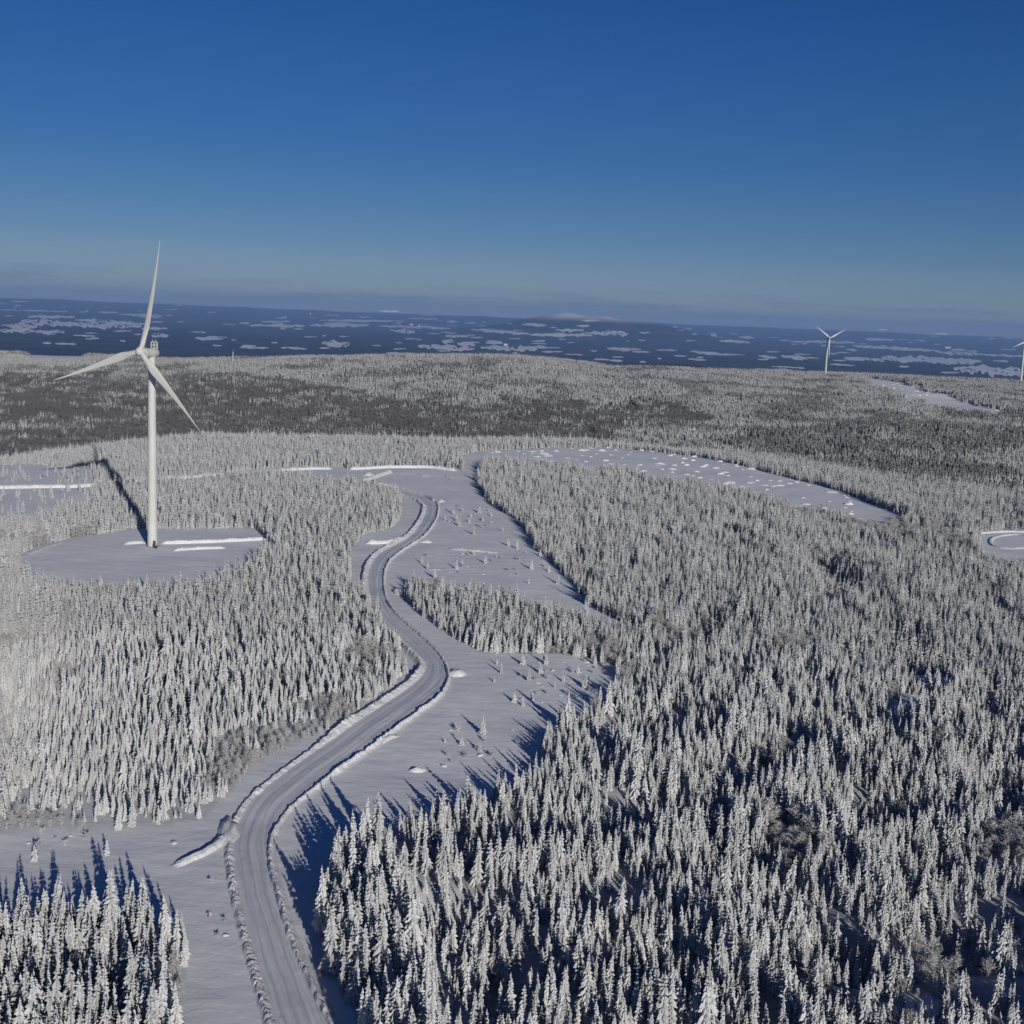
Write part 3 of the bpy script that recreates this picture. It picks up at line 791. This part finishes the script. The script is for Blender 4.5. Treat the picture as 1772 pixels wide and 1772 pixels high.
GL_ = GL; GR_ = GR
road_poly = np.concatenate([GL_, GR_[::-1]])
def open_mask(x, y, wob=2.2):
    dx = (fbm(x / 7, y / 7, 61, 3) - .5) * wob * 2; dy = (fbm(x / 7, y / 7, 67, 3) - .5) * wob * 2
    m = np.zeros(x.shape, bool)
    g = np.zeros(x.shape, bool)
    snowy = [GAPS[k] for k in (0, 1, 2, 4)]
    for P in OPEN:
        q = inside(P, x + dx, y + dy)
        if P is SLOPE: q &= RNG.random(x.shape) < .965
        m |= q
    for P in GAPS: g |= inside(P, x + dx, y + dy) & ((P is snowy[0] or P is snowy[1] or P is snowy[2] or P is snowy[3]) | (RNG.random(x.shape) < .35))
    return m, g
X, Y, D = jitter_grid(1.68, 640, 120, 1330)
om, gapm = open_mask(X, Y)
keep = ~om & ~(gapm & (RNG.random(len(X)) < .76))
dens = fbm(X / 30, Y / 30, 71, 3)
keep &= RNG.random(len(X)) < np.clip(0.62 + (dens - .35) * 1.6, .45, .97)
edge_n = np.interp(X / Y, [-0.4, -0.25, -0.05, 0.05, 0.2, 0.33, 0.4], [900, 1080, 1090, 1130, 1030, 900, 900])
keep &= D < edge_n + 130
# right-hand woods grow in clumps with dark openings between
clump = fbm(X / 6.5, Y / 9.0, 141, 3)
rightw = sm(-0.04, .08, X / Y)
bigc = fbm(X / 17, Y / 24, 171, 2)
keep &= (bigc > .16 + .06 * rightw) | (RNG.random(len(X)) > .8)
keep &= (clump > .28 + .09 * rightw) | (RNG.random(len(X)) > .3 + .5 * rightw)
X, Y, D, gapm = X[keep], Y[keep], D[keep], gapm[keep]
Z = height(X, Y)
SC = (0.62 + 0.75 * RNG.random(len(X)) ** 1.1) * (0.85 + 0.35 * fbm(X / 22, Y / 22, 83, 2))
SC = SC * (0.80 + .40 * np.clip((fbm(X / 15, Y / 19, 161, 2) - .2) / .6, 0, 1) * sm(-.1, .06, X / Y) + .2 * (1 - sm(-.1, .06, X / Y)))
SC = np.clip(SC, .4, 1.5) * .66 * np.where(RNG.random(len(X)) < .06, 1.45, 1.0)
SC = np.where(gapm, SC * .55, SC)
# trees scaled up on the sunny side of the openings to keep them in shade
front = np.zeros(len(X), bool)
for P in GAPS:
    for q_ in (4, 9): front |= inside(P, X - .37 * q_, Y + .93 * q_)
front &= ~gapm
SC = np.where(front, np.clip(SC * 1.35, .72, 1.2), SC)
# young growth along edges and in the lane
birch_n = fbm(X / 16, Y / 16, 89, 3)
EDGEB = poly_ground([(-60, 1445), (100, 1435), (250, 1436), (350, 1420), (410, 1370), (450, 1322), (600, 1258), (705, 1172), (690, 1130), (650, 1120), (600, 1190), (480, 1240), (380, 1280), (250, 1340), (100, 1390), (-60, 1400)], flat=0)
EDGEC = poly_ground([(980, 1120), (1070, 1160), (1075, 1210), (1010, 1240), (1100, 1180), (1060, 1120)], flat=0)
EDGED = poly_ground([(1400, 870), (1620, 910), (1700, 960), (1560, 940), (1420, 900)], flat=0)
e_in = inside(EDGEB, X, Y)
ROADSIDE = poly_ground([(545, 1470), (640, 1440), (700, 1560), (720, 1700), (780, 1900), (900, 2600), (780, 2600), (625, 1850), (560, 1700), (545, 1600)], flat=0)
rs = inside(ROADSIDE, X, Y)
SC = np.where(rs, np.clip(SC * 1.5 + .2, 1.0, 1.4), SC)
lowleft = (X < -45) & (D < 262)
SC = np.where(lowleft, SC * 1.2, SC)
is_birch = (e_in & (birch_n > .54)) | (inside(EDGEC, X, Y) & (birch_n > .45)) | (inside(EDGED, X, Y) & (birch_n > .42)) | ((birch_n > .70) & ~rs)
SC = np.where(e_in, SC * .8, SC)

# sparse saplings in the clearings: own objects
SAP = [(960, 1190), (890, 1215), (905, 1222), (920, 1213), (935, 1165), (860, 1150), (868, 1165), (945, 1150), (975, 1180), (1000, 1165), (1030, 1150), (1012, 1190), (855, 1180), (915, 1178),
    (800, 1290), (830, 1300), (770, 1285), (835, 1270), (785, 890), (800, 885), (815, 895), (830, 888), (790, 900), (812, 905), (835, 902), (850, 893), (795, 910), (845, 885), (880, 945), (895, 950),
    (910, 958), (925, 948), (935, 962), (765, 1010), (790, 985), (800, 978), (860, 965), (965, 1010), (950, 990), (920, 985), (185, 1480), (60, 1490), (740, 985), (752, 1000), (730, 975), (870, 920),
    (820, 925), (905, 1150), (625, 1670), (620, 1650), (622, 1765), (575, 1500), (590, 1478), (820, 960), (840, 975), (60, 850), (90, 862), (30, 860), (110, 825), (70, 828), (40, 875), (20, 832), (120, 850),
    (955, 925), (915, 1010), (770, 900)]
indiv = []
for (a, c) in SAP:
    p = ground(a, c); indiv.append((p[0], p[1], random.uniform(.32, .62), 'sapling'))
px, py = to_px(X, Y, Z)
vis = (px > -5) & (px < 1777) & (py < 1840) & ~is_birch
order = np.argsort(np.where(vis, D, 1e9))
near_idx = order[:300 - len(indiv)]
taken = np.zeros(len(X), bool); taken[near_idx] = True

def spruce_label(x, y, s):
    a = 'tall' if s > .86 else ('middling' if s > .68 else 'short')
    if x < -55: return a + ' snow-laden spruce in the corner stand left of the road', 'spruces of the lower left stand'
    return a + ' snow-laden spruce in the bottom rows of the stand right of the road', 'spruces along the lower edge of the wide stand'
def sapling_label(x, y):
    d = math.hypot(x, y)
    if x < -160 and d > 500: return 'tiny frosted spruce on the pale open slope beyond the turbine clearing', 'saplings on the far pale slope'
    if d > 480: return 'tiny frosted spruce scattered over the open snow of the upper clearing', 'saplings in the upper clearing'
    if x < -30: return 'small lone frosted spruce standing on open snow by the lower stretch of road', 'lone saplings near the lower road'
    return 'small frosted spruce with long blue shadow in the clearing beside the S-bend', 'saplings in the clearing by the S-bend'
for i in near_idx: indiv.append((X[i], Y[i], SC[i], 'spruce'))
for k, (x, y, s, kd) in enumerate(indiv):
    r = bpy.data.objects.new('spruce_tree' if kd == 'spruce' else 'spruce_sapling', None)
    scene.collection.objects.link(r)
    r.location = (x, y, h1(x, y) - .1)
    r.rotation_euler = (random.uniform(-.03, .03), random.uniform(-.03, .03), random.uniform(0, 6.28))
    w = random.uniform(.85, 1.15) * (1.45 if kd == 'sapling' else 1); r.scale = (s * w, s * w, s)
    lab, g = spruce_label(x, y, s) if kd == 'spruce' else sapling_label(x, y)
    tag(r, lab, 'spruce', g)
    tm, cmesh = near_meshes[random.randrange(8)]
    link('trunk', tm, r); link('crown', cmesh, r)
print('individual trees', len(indiv))
# frosted shrubs and snowed-over hummocks on the open snow
shrub_meshes = []
for k in range(4):
    V, F = twiggy([1.9, 1.5, 2.3, 1.2][k], [1.1, 1.2, 1.0, .9][k], 700 + k, 26)
    shrub_meshes.append(new_mesh('frosted_shrub', V, F, [M_twig]))
hum = [mound_mesh('snow_hummock', 1.1, .7, .45, 60 + k, .5, 8) for k in range(4)]
AREAS = [((775, 860, 875, 915), 16, 'upper'), ((900, 1085, 1135, 1215), 18, 'bend'), ((735, 960, 958, 1000), 14, 'upper'), ((1000, 1060, 1140, 1165), 5, 'bend'), ((640, 790, 820, 834), 9, 'top'), ((0, 345, 1440, 1470), 4, 'side'), ((760, 900, 1250, 1330), 7, 'bend'), ((340, 400, 1500, 1650), 3, 'side')]
LABS = {'upper': 'low frosted shrub on the open snow of the upper clearing', 'bend': 'low frosted shrub in the clearing inside the S-bend', 'top': 'tiny frosted shrub on the snow near the far turning place', 'side': 'low shrub half buried on the open snow left of the road'}
LAB2 = {'upper': 'tiny snow hummock on the upper clearing', 'bend': 'tiny snow hummock in the clearing inside the S-bend', 'top': 'tiny snow hummock near the far turning place', 'side': 'tiny snow hummock on the open snow left of the road'}
ALLT = np.concatenate([GL, GR[::-1]])
for (x0, x1, y0, y1), cnt, key in AREAS:
    for j in range(cnt * 2):
        p = ground(random.uniform(x0, x1), random.uniform(y0, y1))
        q = np.array([p[0]]), np.array([p[1]])
        if not inside(CORRIDOR, *q)[0] or inside(ALLT, *q)[0]: continue
        if j % 3:
            o = link('frosted_shrub', random.choice(shrub_meshes), loc=(p[0], p[1], p[2] - .05)); tag(o, LABS[key], 'shrub', LABS[key].replace('low ', '').replace('tiny ', '').replace('shrub', 'shrubs'))
        else:
            o = link('snow_hummock', random.choice(hum), loc=(p[0], p[1], p[2] - .05)); tag(o, LAB2[key], 'snow hummock', LAB2[key].replace('hummock', 'hummocks'))
        s_ = random.uniform(.45, 1.15); o.scale = (s_, s_, s_ * random.uniform(.6, 1.0)); o.rotation_euler[2] = random.uniform(0, 6.28)

# far slope
FX, FY, FD = jitter_grid(8.6, 1650, 900, 3500)
b = FX / FY
en = np.interp(b, [-0.4, -0.25, -0.05, 0.05, 0.2, 0.33, 0.4], [900, 1080, 1090, 1130, 1030, 900, 900])
cr = np.interp(b, [-0.4, -0.26, -0.05, 0.1, 0.25, 0.4], [2700, 2500, 2450, 2700, 3100, 3200])
k = (FD > en + 125) & (FD < cr + 220)
for P in (STRIP, MEADOW): k &= ~inside(P, FX + (fbm(FX / 20, FY / 20, 14, 2) - .5) * 40, FY + (fbm(FX / 20, FY / 20, 15, 2) - .5) * 60)
FX, FY, FD = FX[k], FY[k], FD[k]
hw = inside(HARDWOOD, FX + (fbm(FX / 60, FY / 60, 4) - .5) * 130, FY + (fbm(FX / 60, FY / 60, 8) - .5) * 200)
nz = fbm(FX / 28, FY / 34, 99, 3); rn = RNG.random(len(FX))
gap = (fbm(FX / 34, FY / 34, 123, 3) > .66)
low = sm(1750, 1350, FD)
sp_far = np.where(hw, (nz > .50 + .06 * low) & (rn < .5 - .1 * low), rn < .93) & ~(gap & (rn < .75))
bare_far = hw & ~sp_far & (rn < .9)
FZ = height(FX, FY)
bb = FX / FY
dk = fbm(FX / 60, FY / 90, 131, 3) + .22 * sm(.08, .3, bb) * sm(2500, 1500, FD) + .25 * low * sm(.1, -.1, bb)
dark_far = sp_far & ((dk + RNG.normal(0, .06, len(FX)) > .62) | (hw & (RNG.random(len(FX)) < .5 + .45 * low)))
sp_far &= ~dark_far

def points_object(name, sets, label_kind='stuff'):
    """sets: list of (prototypes, x, y, z, scale).  One object: a modifier sets a model of a tree on every point."""
    co = []; rot = []; scl = []; idx = []; protos = []
    for pr, x, y, z, s in sets:
        n = len(x); b0 = len(protos); protos += pr
        co.append(np.stack([x, y, z], -1)); rr = np.zeros((n, 3)); rr[:, 2] = RNG.uniform(0, 6.28, n); rr[:, :2] = RNG.normal(0, .045, (n, 2)); rot.append(rr)
        w = RNG.uniform(.85, 1.18, n); scl.append(np.stack([s * w, s * w, s], -1)); idx.append(b0 + RNG.integers(0, len(pr), n))
    co = np.concatenate(co).astype(np.float32)
    me = bpy.data.meshes.new(name); me.vertices.add(len(co)); me.vertices.foreach_set('co', co.ravel())
    a = me.attributes.new('rot', 'FLOAT_VECTOR', 'POINT'); a.data.foreach_set('vector', np.concatenate(rot).astype(np.float32).ravel())
    a = me.attributes.new('scl', 'FLOAT_VECTOR', 'POINT'); a.data.foreach_set('vector', np.concatenate(scl).astype(np.float32).ravel())
    a = me.attributes.new('pick', 'INT', 'POINT'); a.data.foreach_set('value', np.concatenate(idx).astype(np.int32))
    o = link(name, me)
    ng = bpy.data.node_groups.new(name, 'GeometryNodeTree')
    ng.interface.new_socket('Geometry', in_out='INPUT', socket_type='NodeSocketGeometry')
    ng.interface.new_socket('Geometry', in_out='OUTPUT', socket_type='NodeSocketGeometry')
    N, L = ng.nodes, ng.links
    gi = N.new('NodeGroupInput'); go = N.new('NodeGroupOutput'); jn = N.new('GeometryNodeJoinGeometry')
    def na(nm, ty):
        q = N.new('GeometryNodeInputNamedAttribute'); q.data_type = ty; q.inputs[0].default_value = nm; return q.outputs[0]
    ar, as_, ai = na('rot', 'FLOAT_VECTOR'), na('scl', 'FLOAT_VECTOR'), na('pick', 'INT')
    for i, p in enumerate(protos):
        oi = N.new('GeometryNodeObjectInfo'); oi.inputs['Object'].default_value = p; oi.inputs['As Instance'].default_value = False
        cmp_ = N.new('FunctionNodeCompare'); cmp_.data_type = 'INT'; cmp_.operation = 'EQUAL'
        L.new(ai, cmp_.inputs[2]); cmp_.inputs[3].default_value = i
        ip = N.new('GeometryNodeInstanceOnPoints')
        L.new(gi.outputs[0], ip.inputs['Points']); L.new(cmp_.outputs[0], ip.inputs['Selection']); L.new(oi.outputs['Geometry'], ip.inputs['Instance'])
        L.new(ar, ip.inputs['Rotation']); L.new(as_, ip.inputs['Scale']); L.new(ip.outputs[0], jn.inputs[0])
    L.new(jn.outputs[0], go.inputs[0])
    md = o.modifiers.new('trees', 'NODES'); md.node_group = ng
    tag(o, kind='stuff')
    return o
nb = (D < 430) & ~is_birch & ~taken; nm_ = (D >= 430) & ~is_birch
Zs = Z - .1
points_object('spruce_forest', [(P_near, X[nb], Y[nb], Zs[nb], SC[nb]), (P_mid, X[nm_], Y[nm_], Zs[nm_], SC[nm_]),
    (P_clump, FX[sp_far], FY[sp_far], FZ[sp_far], RNG.uniform(.8, 1.2, int(sp_far.sum()))), (P_dark, FX[dark_far], FY[dark_far], FZ[dark_far], RNG.uniform(.8, 1.2, int(dark_far.sum())))])
points_object('birch_woods', [(P_birch, X[is_birch], Y[is_birch], Zs[is_birch], SC[is_birch] * .9), (P_bare, FX[bare_far], FY[bare_far], FZ[bare_far], RNG.uniform(.8, 1.2, int(bare_far.sum())))])
print('instances', int(nb.sum()), int(nm_.sum()), int(sp_far.sum()), int(bare_far.sum()), int(is_birch.sum()))

# ------------------------------------------------------------------ wind turbines
def tube(V, F, c0, c1, r0, r1, n=32, caps=True):
    c0, c1 = Vector(c0), Vector(c1); d = (c1 - c0).normalized()
    a = d.orthogonal().normalized(); b_ = d.cross(a); s = len(V)
    for c, r in ((c0, r0), (c1, r1)):
        for i in range(n):
            t = 2 * math.pi * i / n; V.append(tuple(c + (a * math.cos(t) + b_ * math.sin(t)) * r))
    for i in range(n): F.append((s + i, s + (i + 1) % n, s + n + (i + 1) % n, s + n + i))
    if caps: F.append(tuple(range(s + n - 1, s - 1, -1))); F.append(tuple(range(s + n, s + 2 * n)))

def box(V, F, lo, hi):
    s = len(V)
    for x in (lo[0], hi[0]):
        for y in (lo[1], hi[1]):
            for z in (lo[2], hi[2]): V.append((x, y, z))
    F += [tuple(s + i for i in q) for q in ((0, 1, 3, 2), (4, 6, 7, 5), (0, 4, 5, 1), (2, 3, 7, 6), (0, 2, 6, 4), (1, 5, 7, 3))]

HH, BR = 89.6, 49.9
def blade_mesh():
    V = []; F = []; ns = 20; K = 30
    for k in range(K + 1):
        f = k / K; r = 1.3 + (BR - 1.3) * f
        if f < .05: ch, th = 2.4, 1.0
        elif f < .22:
            u = (f - .05) / .17; u = u * u * (3 - 2 * u); ch = 2.4 + 1.4 * u; th = 1 - .72 * u
        else:
            u = (f - .22) / .78; ch = 3.55 * (1 - u) ** 1.2 + .25; th = .28 - .12 * u
        tw = R(62 - 50 * min(1, f * 1.6) ** .7)     # chord angle out of the rotor plane
        tw = R(18 * (1 - f) ** 1.5 + 2)
        pre = 3.0 * f ** 2
        for s in range(ns):
            t = 2 * math.pi * s / ns
            cx = math.cos(t); x = ch * (.5 * cx + (.18 if f > .05 else .18 * f / .05)); 
            q = (1 - cx) / 2
            y = math.sin(t) * ch * th * .5 * (1 if f < .05 else (.35 + .65 * ((1 + cx) / 2) ** .6 if False else 1 - .75 * ((1 + cx) / 2) ** 1.5 if f > .2 else 1 - .75 * ((f - .05) / .15) * ((1 + cx) / 2) ** 1.5))
            V.append((x * math.cos(tw) - y * math.sin(tw), -(x * math.sin(tw) + y * math.cos(tw)) * .9 - pre, r))
    for k in range(K):
        for s in range(ns):
            F.append((k * ns + s, k * ns + (s + 1) % ns, (k + 1) * ns + (s + 1) % ns, (k + 1) * ns + s))
    F.append(tuple(range(ns - 1, -1, -1))); F.append(tuple(range(K * ns, (K + 1) * ns)))
    return new_mesh('blade', V, F, [M_paint], smooth=True)
def lathe(V, F, prof, axis_y=True, n=32, zc=0):
    s = len(V)
    for (y, r) in prof:
        for i in range(n):
            t = 2 * math.pi * i / n; V.append((math.cos(t) * r, y, zc + math.sin(t) * r))
    for k in range(len(prof) - 1):
        for i in range(n): F.append((s + k * n + i, s + k * n + (i + 1) % n, s + (k + 1) * n + (i + 1) % n, s + (k + 1) * n + i))
B_MESH = blade_mesh()
def shade(me, ang=35):
    me.polygons.foreach_set('use_smooth', np.ones(len(me.polygons), bool)); me.set_sharp_from_angle(angle=R(ang)); return me
def fix(me):
    bm = bmesh.new(); bm.from_mesh(me); bmesh.ops.recalc_face_normals(bm, faces=bm.faces); bm.to_mesh(me); bm.free(); return me
fix(B_MESH)
V = []; F = []
zs = [0, 22, 45, 68, HH - 2.2]
for a, c in zip(zs[:-1], zs[1:]):
    r_ = lambda z: 2.3 - .72 * (z / HH)
    tube(V, F, (0, 0, a - (1.5 if a == 0 else 0)), (0, 0, c), r_(a), r_(c), 48, False)
    tube(V, F, (0, 0, c - .09), (0, 0, c + .09), r_(c) + .03, r_(c) + .03, 48)
T_MESH = shade(fix(new_mesh('tower', V, F, [M_paint])))
V = []; F = []; lathe(V, F, [(-10.0, 0.02), (-9.9, .8), (-9.5, 1.4), (-8.8, 1.85), (-8.0, 2.0), (-6.2, 2.0), (-6.1, 1.6)], n=40)
for q in range(3):
    a = 2 * math.pi * q / 3; dv = Vector((math.sin(a), 0, math.cos(a)))
    tube(V, F, Vector((0, -7.6, 0)) + dv * .8, Vector((0, -7.6, 0)) + dv * 2.25, 1.3, 1.25, 28)
H_MESH = shade(fix(new_mesh('hub', V, F, [M_paint])))
V = []; F = []; lathe(V, F, [(-6.1, 1.5), (-6.0, 2.35), (-5.8, 2.45), (-4.3, 2.45), (-4.1, 2.35), (-3.9, 1.6)], n=40)
G_MESH = shade(fix(new_mesh('generator', V, F, [M_drum])))
V = []; F = []; lathe(V, F, [(-3.95, 1.5), (-3.9, 1.9), (-3.4, 2.1), (0, 2.15), (2.2, 2.1), (2.9, 1.85), (3.2, 1.2), (3.25, .02)], n=32)
tube(V, F, (0, 0, -2.4), (0, 0, -1.2), 1.7, 1.75, 36)
N_MESH = shade(fix(new_mesh('nacelle', V, F, [M_drum])))
V = []; F = []
box(V, F, (-1.9, 1.5, 1.7), (-1.65, 1.8, 5.0)); box(V, F, (1.65, 1.5, 1.7), (1.9, 1.8, 5.0)); box(V, F, (-1.65, 1.52, 4.7), (1.65, 1.78, 5.0)); box(V, F, (-1.65, 1.52, 2.0), (1.65, 1.78, 2.3)); box(V, F, (-1.65, 1.52, 3.35), (1.65, 1.78, 3.6)); box(V, F, (-.14, 1.54, 2.3), (.14, 1.76, 4.7))
box(V, F, (-1.0, 1.55, 5.0), (-.75, 1.75, 5.9)); box(V, F, (.75, 1.55, 5.0), (1.0, 1.75, 5.9))
C_MESH = fix(new_mesh('cooler_frame', V, F, [M_paint]))
V = []; F = []; box(V, F, (-1.6, 1.6, 2.35), (1.6, 1.7, 4.65))
CP_MESH = fix(new_mesh('cooler_panel', V, F, [M_drum]))
V = []; F = []
for sx_ in (-.8, .8):
    for z_ in (2.85, 4.15): tube(V, F, (sx_, 1.48, z_), (sx_, 1.59, z_), .42, .42, 16)
FAN_MESH = fix(new_mesh('fan', V, F, [M_dark]))
V = []; F = []; box(V, F, (-.6, -2.42, .9), (.6, -2.2, 3.2))
D_MESH = fix(new_mesh('door', V, F, [M_dark]))
V = []; F = []; box(V, F, (-1.0, -3.6, .75), (1.0, -2.42, .88))
for q in range(4): box(V, F, (-.7, -3.9 - .3 * q, .58 - .18 * q), (.7, -3.62 - .3 * q, .64 - .18 * q))
box(V, F, (-1.0, -3.6, -.2), (-.9, -3.5, 1.9)); box(V, F, (.9, -3.6, -.2), (1.0, -3.5, 1.9)); box(V, F, (-1.0, -2.5, 1.8), (-.93, -3.5, 1.9)) ; box(V, F, (.93, -3.5, 1.8), (1.0, -2.5, 1.9))
S_MESH = fix(new_mesh('door_steps', V, F, [M_dark]))
V = []; F = []; tube(V, F, (0, 0, -1), (0, 0, .35), 3.0, 2.85, 40)
BASE_MESH = fix(new_mesh('foundation', V, F, [mat('concrete', (.16, .16, .155), .9, ((.5, .5, .52), .8, .5, .6))]))

def turbine(x, y, z, yaw, spin, label, door=0.0, s=1.0):
    """yaw: heading of the rotor axis (0 = rotor faces the viewer side -Y, positive turns it to +X)"""
    root = bpy.data.objects.new('wind_turbine', None); scene.collection.objects.link(root)
    root.location = (x, y, z); root.scale = (s, s, s)
    tag(root, label, 'wind turbine', 'wind turbines')
    tw = link('tower', T_MESH, root)
    link('foundation', BASE_MESH, root).rotation_euler[2] = door
    dr = link('door', D_MESH, tw); dr.rotation_euler[2] = door
    st = link('door_steps', S_MESH, tw); st.rotation_euler[2] = door
    nac = link('nacelle', N_MESH, root); nac.location = (0, 0, HH); nac.rotation_euler[2] = yaw
    link('generator', G_MESH, nac)
    link('cooler_frame', C_MESH, nac); link('cooler_panel', CP_MESH, nac); link('fan', FAN_MESH, nac)
    hub = link('hub', H_MESH, root)
    hub.location = (0, 0, HH)
    hub.rotation_mode = 'QUATERNION'
    q = Matrix.Rotation(yaw, 4, 'Z') @ Matrix.Rotation(R(-5), 4, 'X')
    hq = q @ Matrix.Rotation(spin, 4, 'Y')
    hub.rotation_quaternion = hq.to_quaternion()
    for k in range(3):
        bl = link('blade', B_MESH, root)
        m = hq @ Matrix.Rotation(2 * math.pi * k / 3, 4, 'Y') @ Matrix.Translation((0, -7.6, 0))
        bl.matrix_local = Matrix.Translation((0, 0, HH)) @ m
    return root
p = ground(264, 946)
az = math.atan2(p[0], p[1])
tz = h1(p[0], p[1])
turbine(p[0], p[1], tz, -R(40) - az, R(11.5), 'large white wind turbine standing in the round snowy clearing, its shadow across the forest', door=R(35))
def far_turbine(px_, py_hub, d, yaw, spin, label):
    v = ray(px_, py_hub); t = d / math.hypot(v[0], v[1]); q = CAM + v * t
    turbine(q[0], q[1], q[2] - HH, yaw, spin, label)
far_turbine(1433.0, 585, 3130, R(20), R(183), 'small distant wind turbine with one blade down, behind the frosted ridge')
far_turbine(1773.5, 591, 3080, R(25), R(132), 'distant wind turbine cut by the right edge of the photo, one blade pointing left')

# ------------------------------------------------------------------ a few farmsteads, church and mast far off
def house(a, c, w, l, h, label, tmin=5000, tower=False):
    p = ground(a, c, tmin)
    root = bpy.data.objects.new('farm_building' if not tower else 'church', None); scene.collection.objects.link(root); root.location = (p[0], p[1], p[2])
    tag(root, label, 'building')
    V = []; F = []; box(V, F, (-w / 2, -l / 2, -5), (w / 2, l / 2, h)); link('wall', fix(new_mesh('wall', V, F, [M_build])), root)
    V = [(-w / 2 - 1, -l / 2 - 1, h), (w / 2 + 1, -l / 2 - 1, h), (w / 2 + 1, l / 2 + 1, h), (-w / 2 - 1, l / 2 + 1, h), (-w / 2 - 1, 0, h + l * .4), (w / 2 + 1, 0, h + l * .4)]
    F = [(0, 1, 5, 4), (2, 3, 4, 5), (1, 2, 5), (3, 0, 4), (3, 2, 1, 0)]
    link('roof', fix(new_mesh('roof', V, F, [M_pile])), root)
house(537, 544, 60, 40, 30, 'pale building far out in the lowland above the long snow fields')
house(712, 563, 90, 50, 22, 'longer pale building among the snow fields of the distant village')
house(725, 565, 60, 40, 20, 'smaller pale building beside the longer one in the distant village')
house(875, 598, 60, 40, 14, 'pale farmhouse on the snow fields straight below the bare mountain')
house(1640, 603, 150, 60, 20, 'long pale farm building on the snow fields between the two distant turbines')
# lattice mast on the ridge
p = ground(403, 632)
mr_ = bpy.data.objects.new('radio_mast', None); scene.collection.objects.link(mr_); mr_.location = (p[0], p[1], p[2])
tag(mr_, 'tiny frosted mast rising above the treetops of the ridge', 'mast')
V = []; F = []
for a in range(3):
    t = a * 2.094; tube(V, F, (2.2 * math.cos(t), 2.2 * math.sin(t), 0), (.4 * math.cos(t), .4 * math.sin(t), 24), .25, .2, 6)
for z in range(0, 24, 3):
    f = 1 - z / 24; r = 2.2 * f + .4 * (1 - f); f2 = 1 - (z + 3) / 24; r2 = 2.2 * f2 + .4 * (1 - f2)
    for a in range(3):
        t, u = a * 2.094, (a + 1) * 2.094; tube(V, F, (r * math.cos(t), r * math.sin(t), z), (r2 * math.cos(u), r2 * math.sin(u), z + 3), .14, .14, 5)
link('lattice', fix(new_mesh('lattice', V, F, [M_paint])), mr_)
V = []; F = []; tube(V, F, (0, 0, 22), (0, 0, 30), .3, .15, 8); link('antenna', fix(new_mesh('antenna', V, F, [M_paint])), mr_)

# ------------------------------------------------------------------ air
hm = bpy.data.materials.new('haze'); hm.use_nodes = True
n = hm.node_tree.nodes; n.clear(); o_ = n.new('ShaderNodeOutputMaterial'); pv = n.new('ShaderNodeVolumePrincipled')
pv.inputs['Color'].default_value = (0.33, 0.55, 1.0, 1); pv.inputs['Density'].default_value = 0.000028; pv.inputs['Anisotropy'].default_value = 0.0
hm.node_tree.links.new(pv.outputs[0], o_.inputs['Volume'])
V = []; F = []; box(V, F, (-63000, -63000, -420), (63000, 63000, 620))
hz = link('haze', new_mesh('haze', V, F, [hm])); tag(hz, kind='stuff')
hz.display_type = 'WIRE'
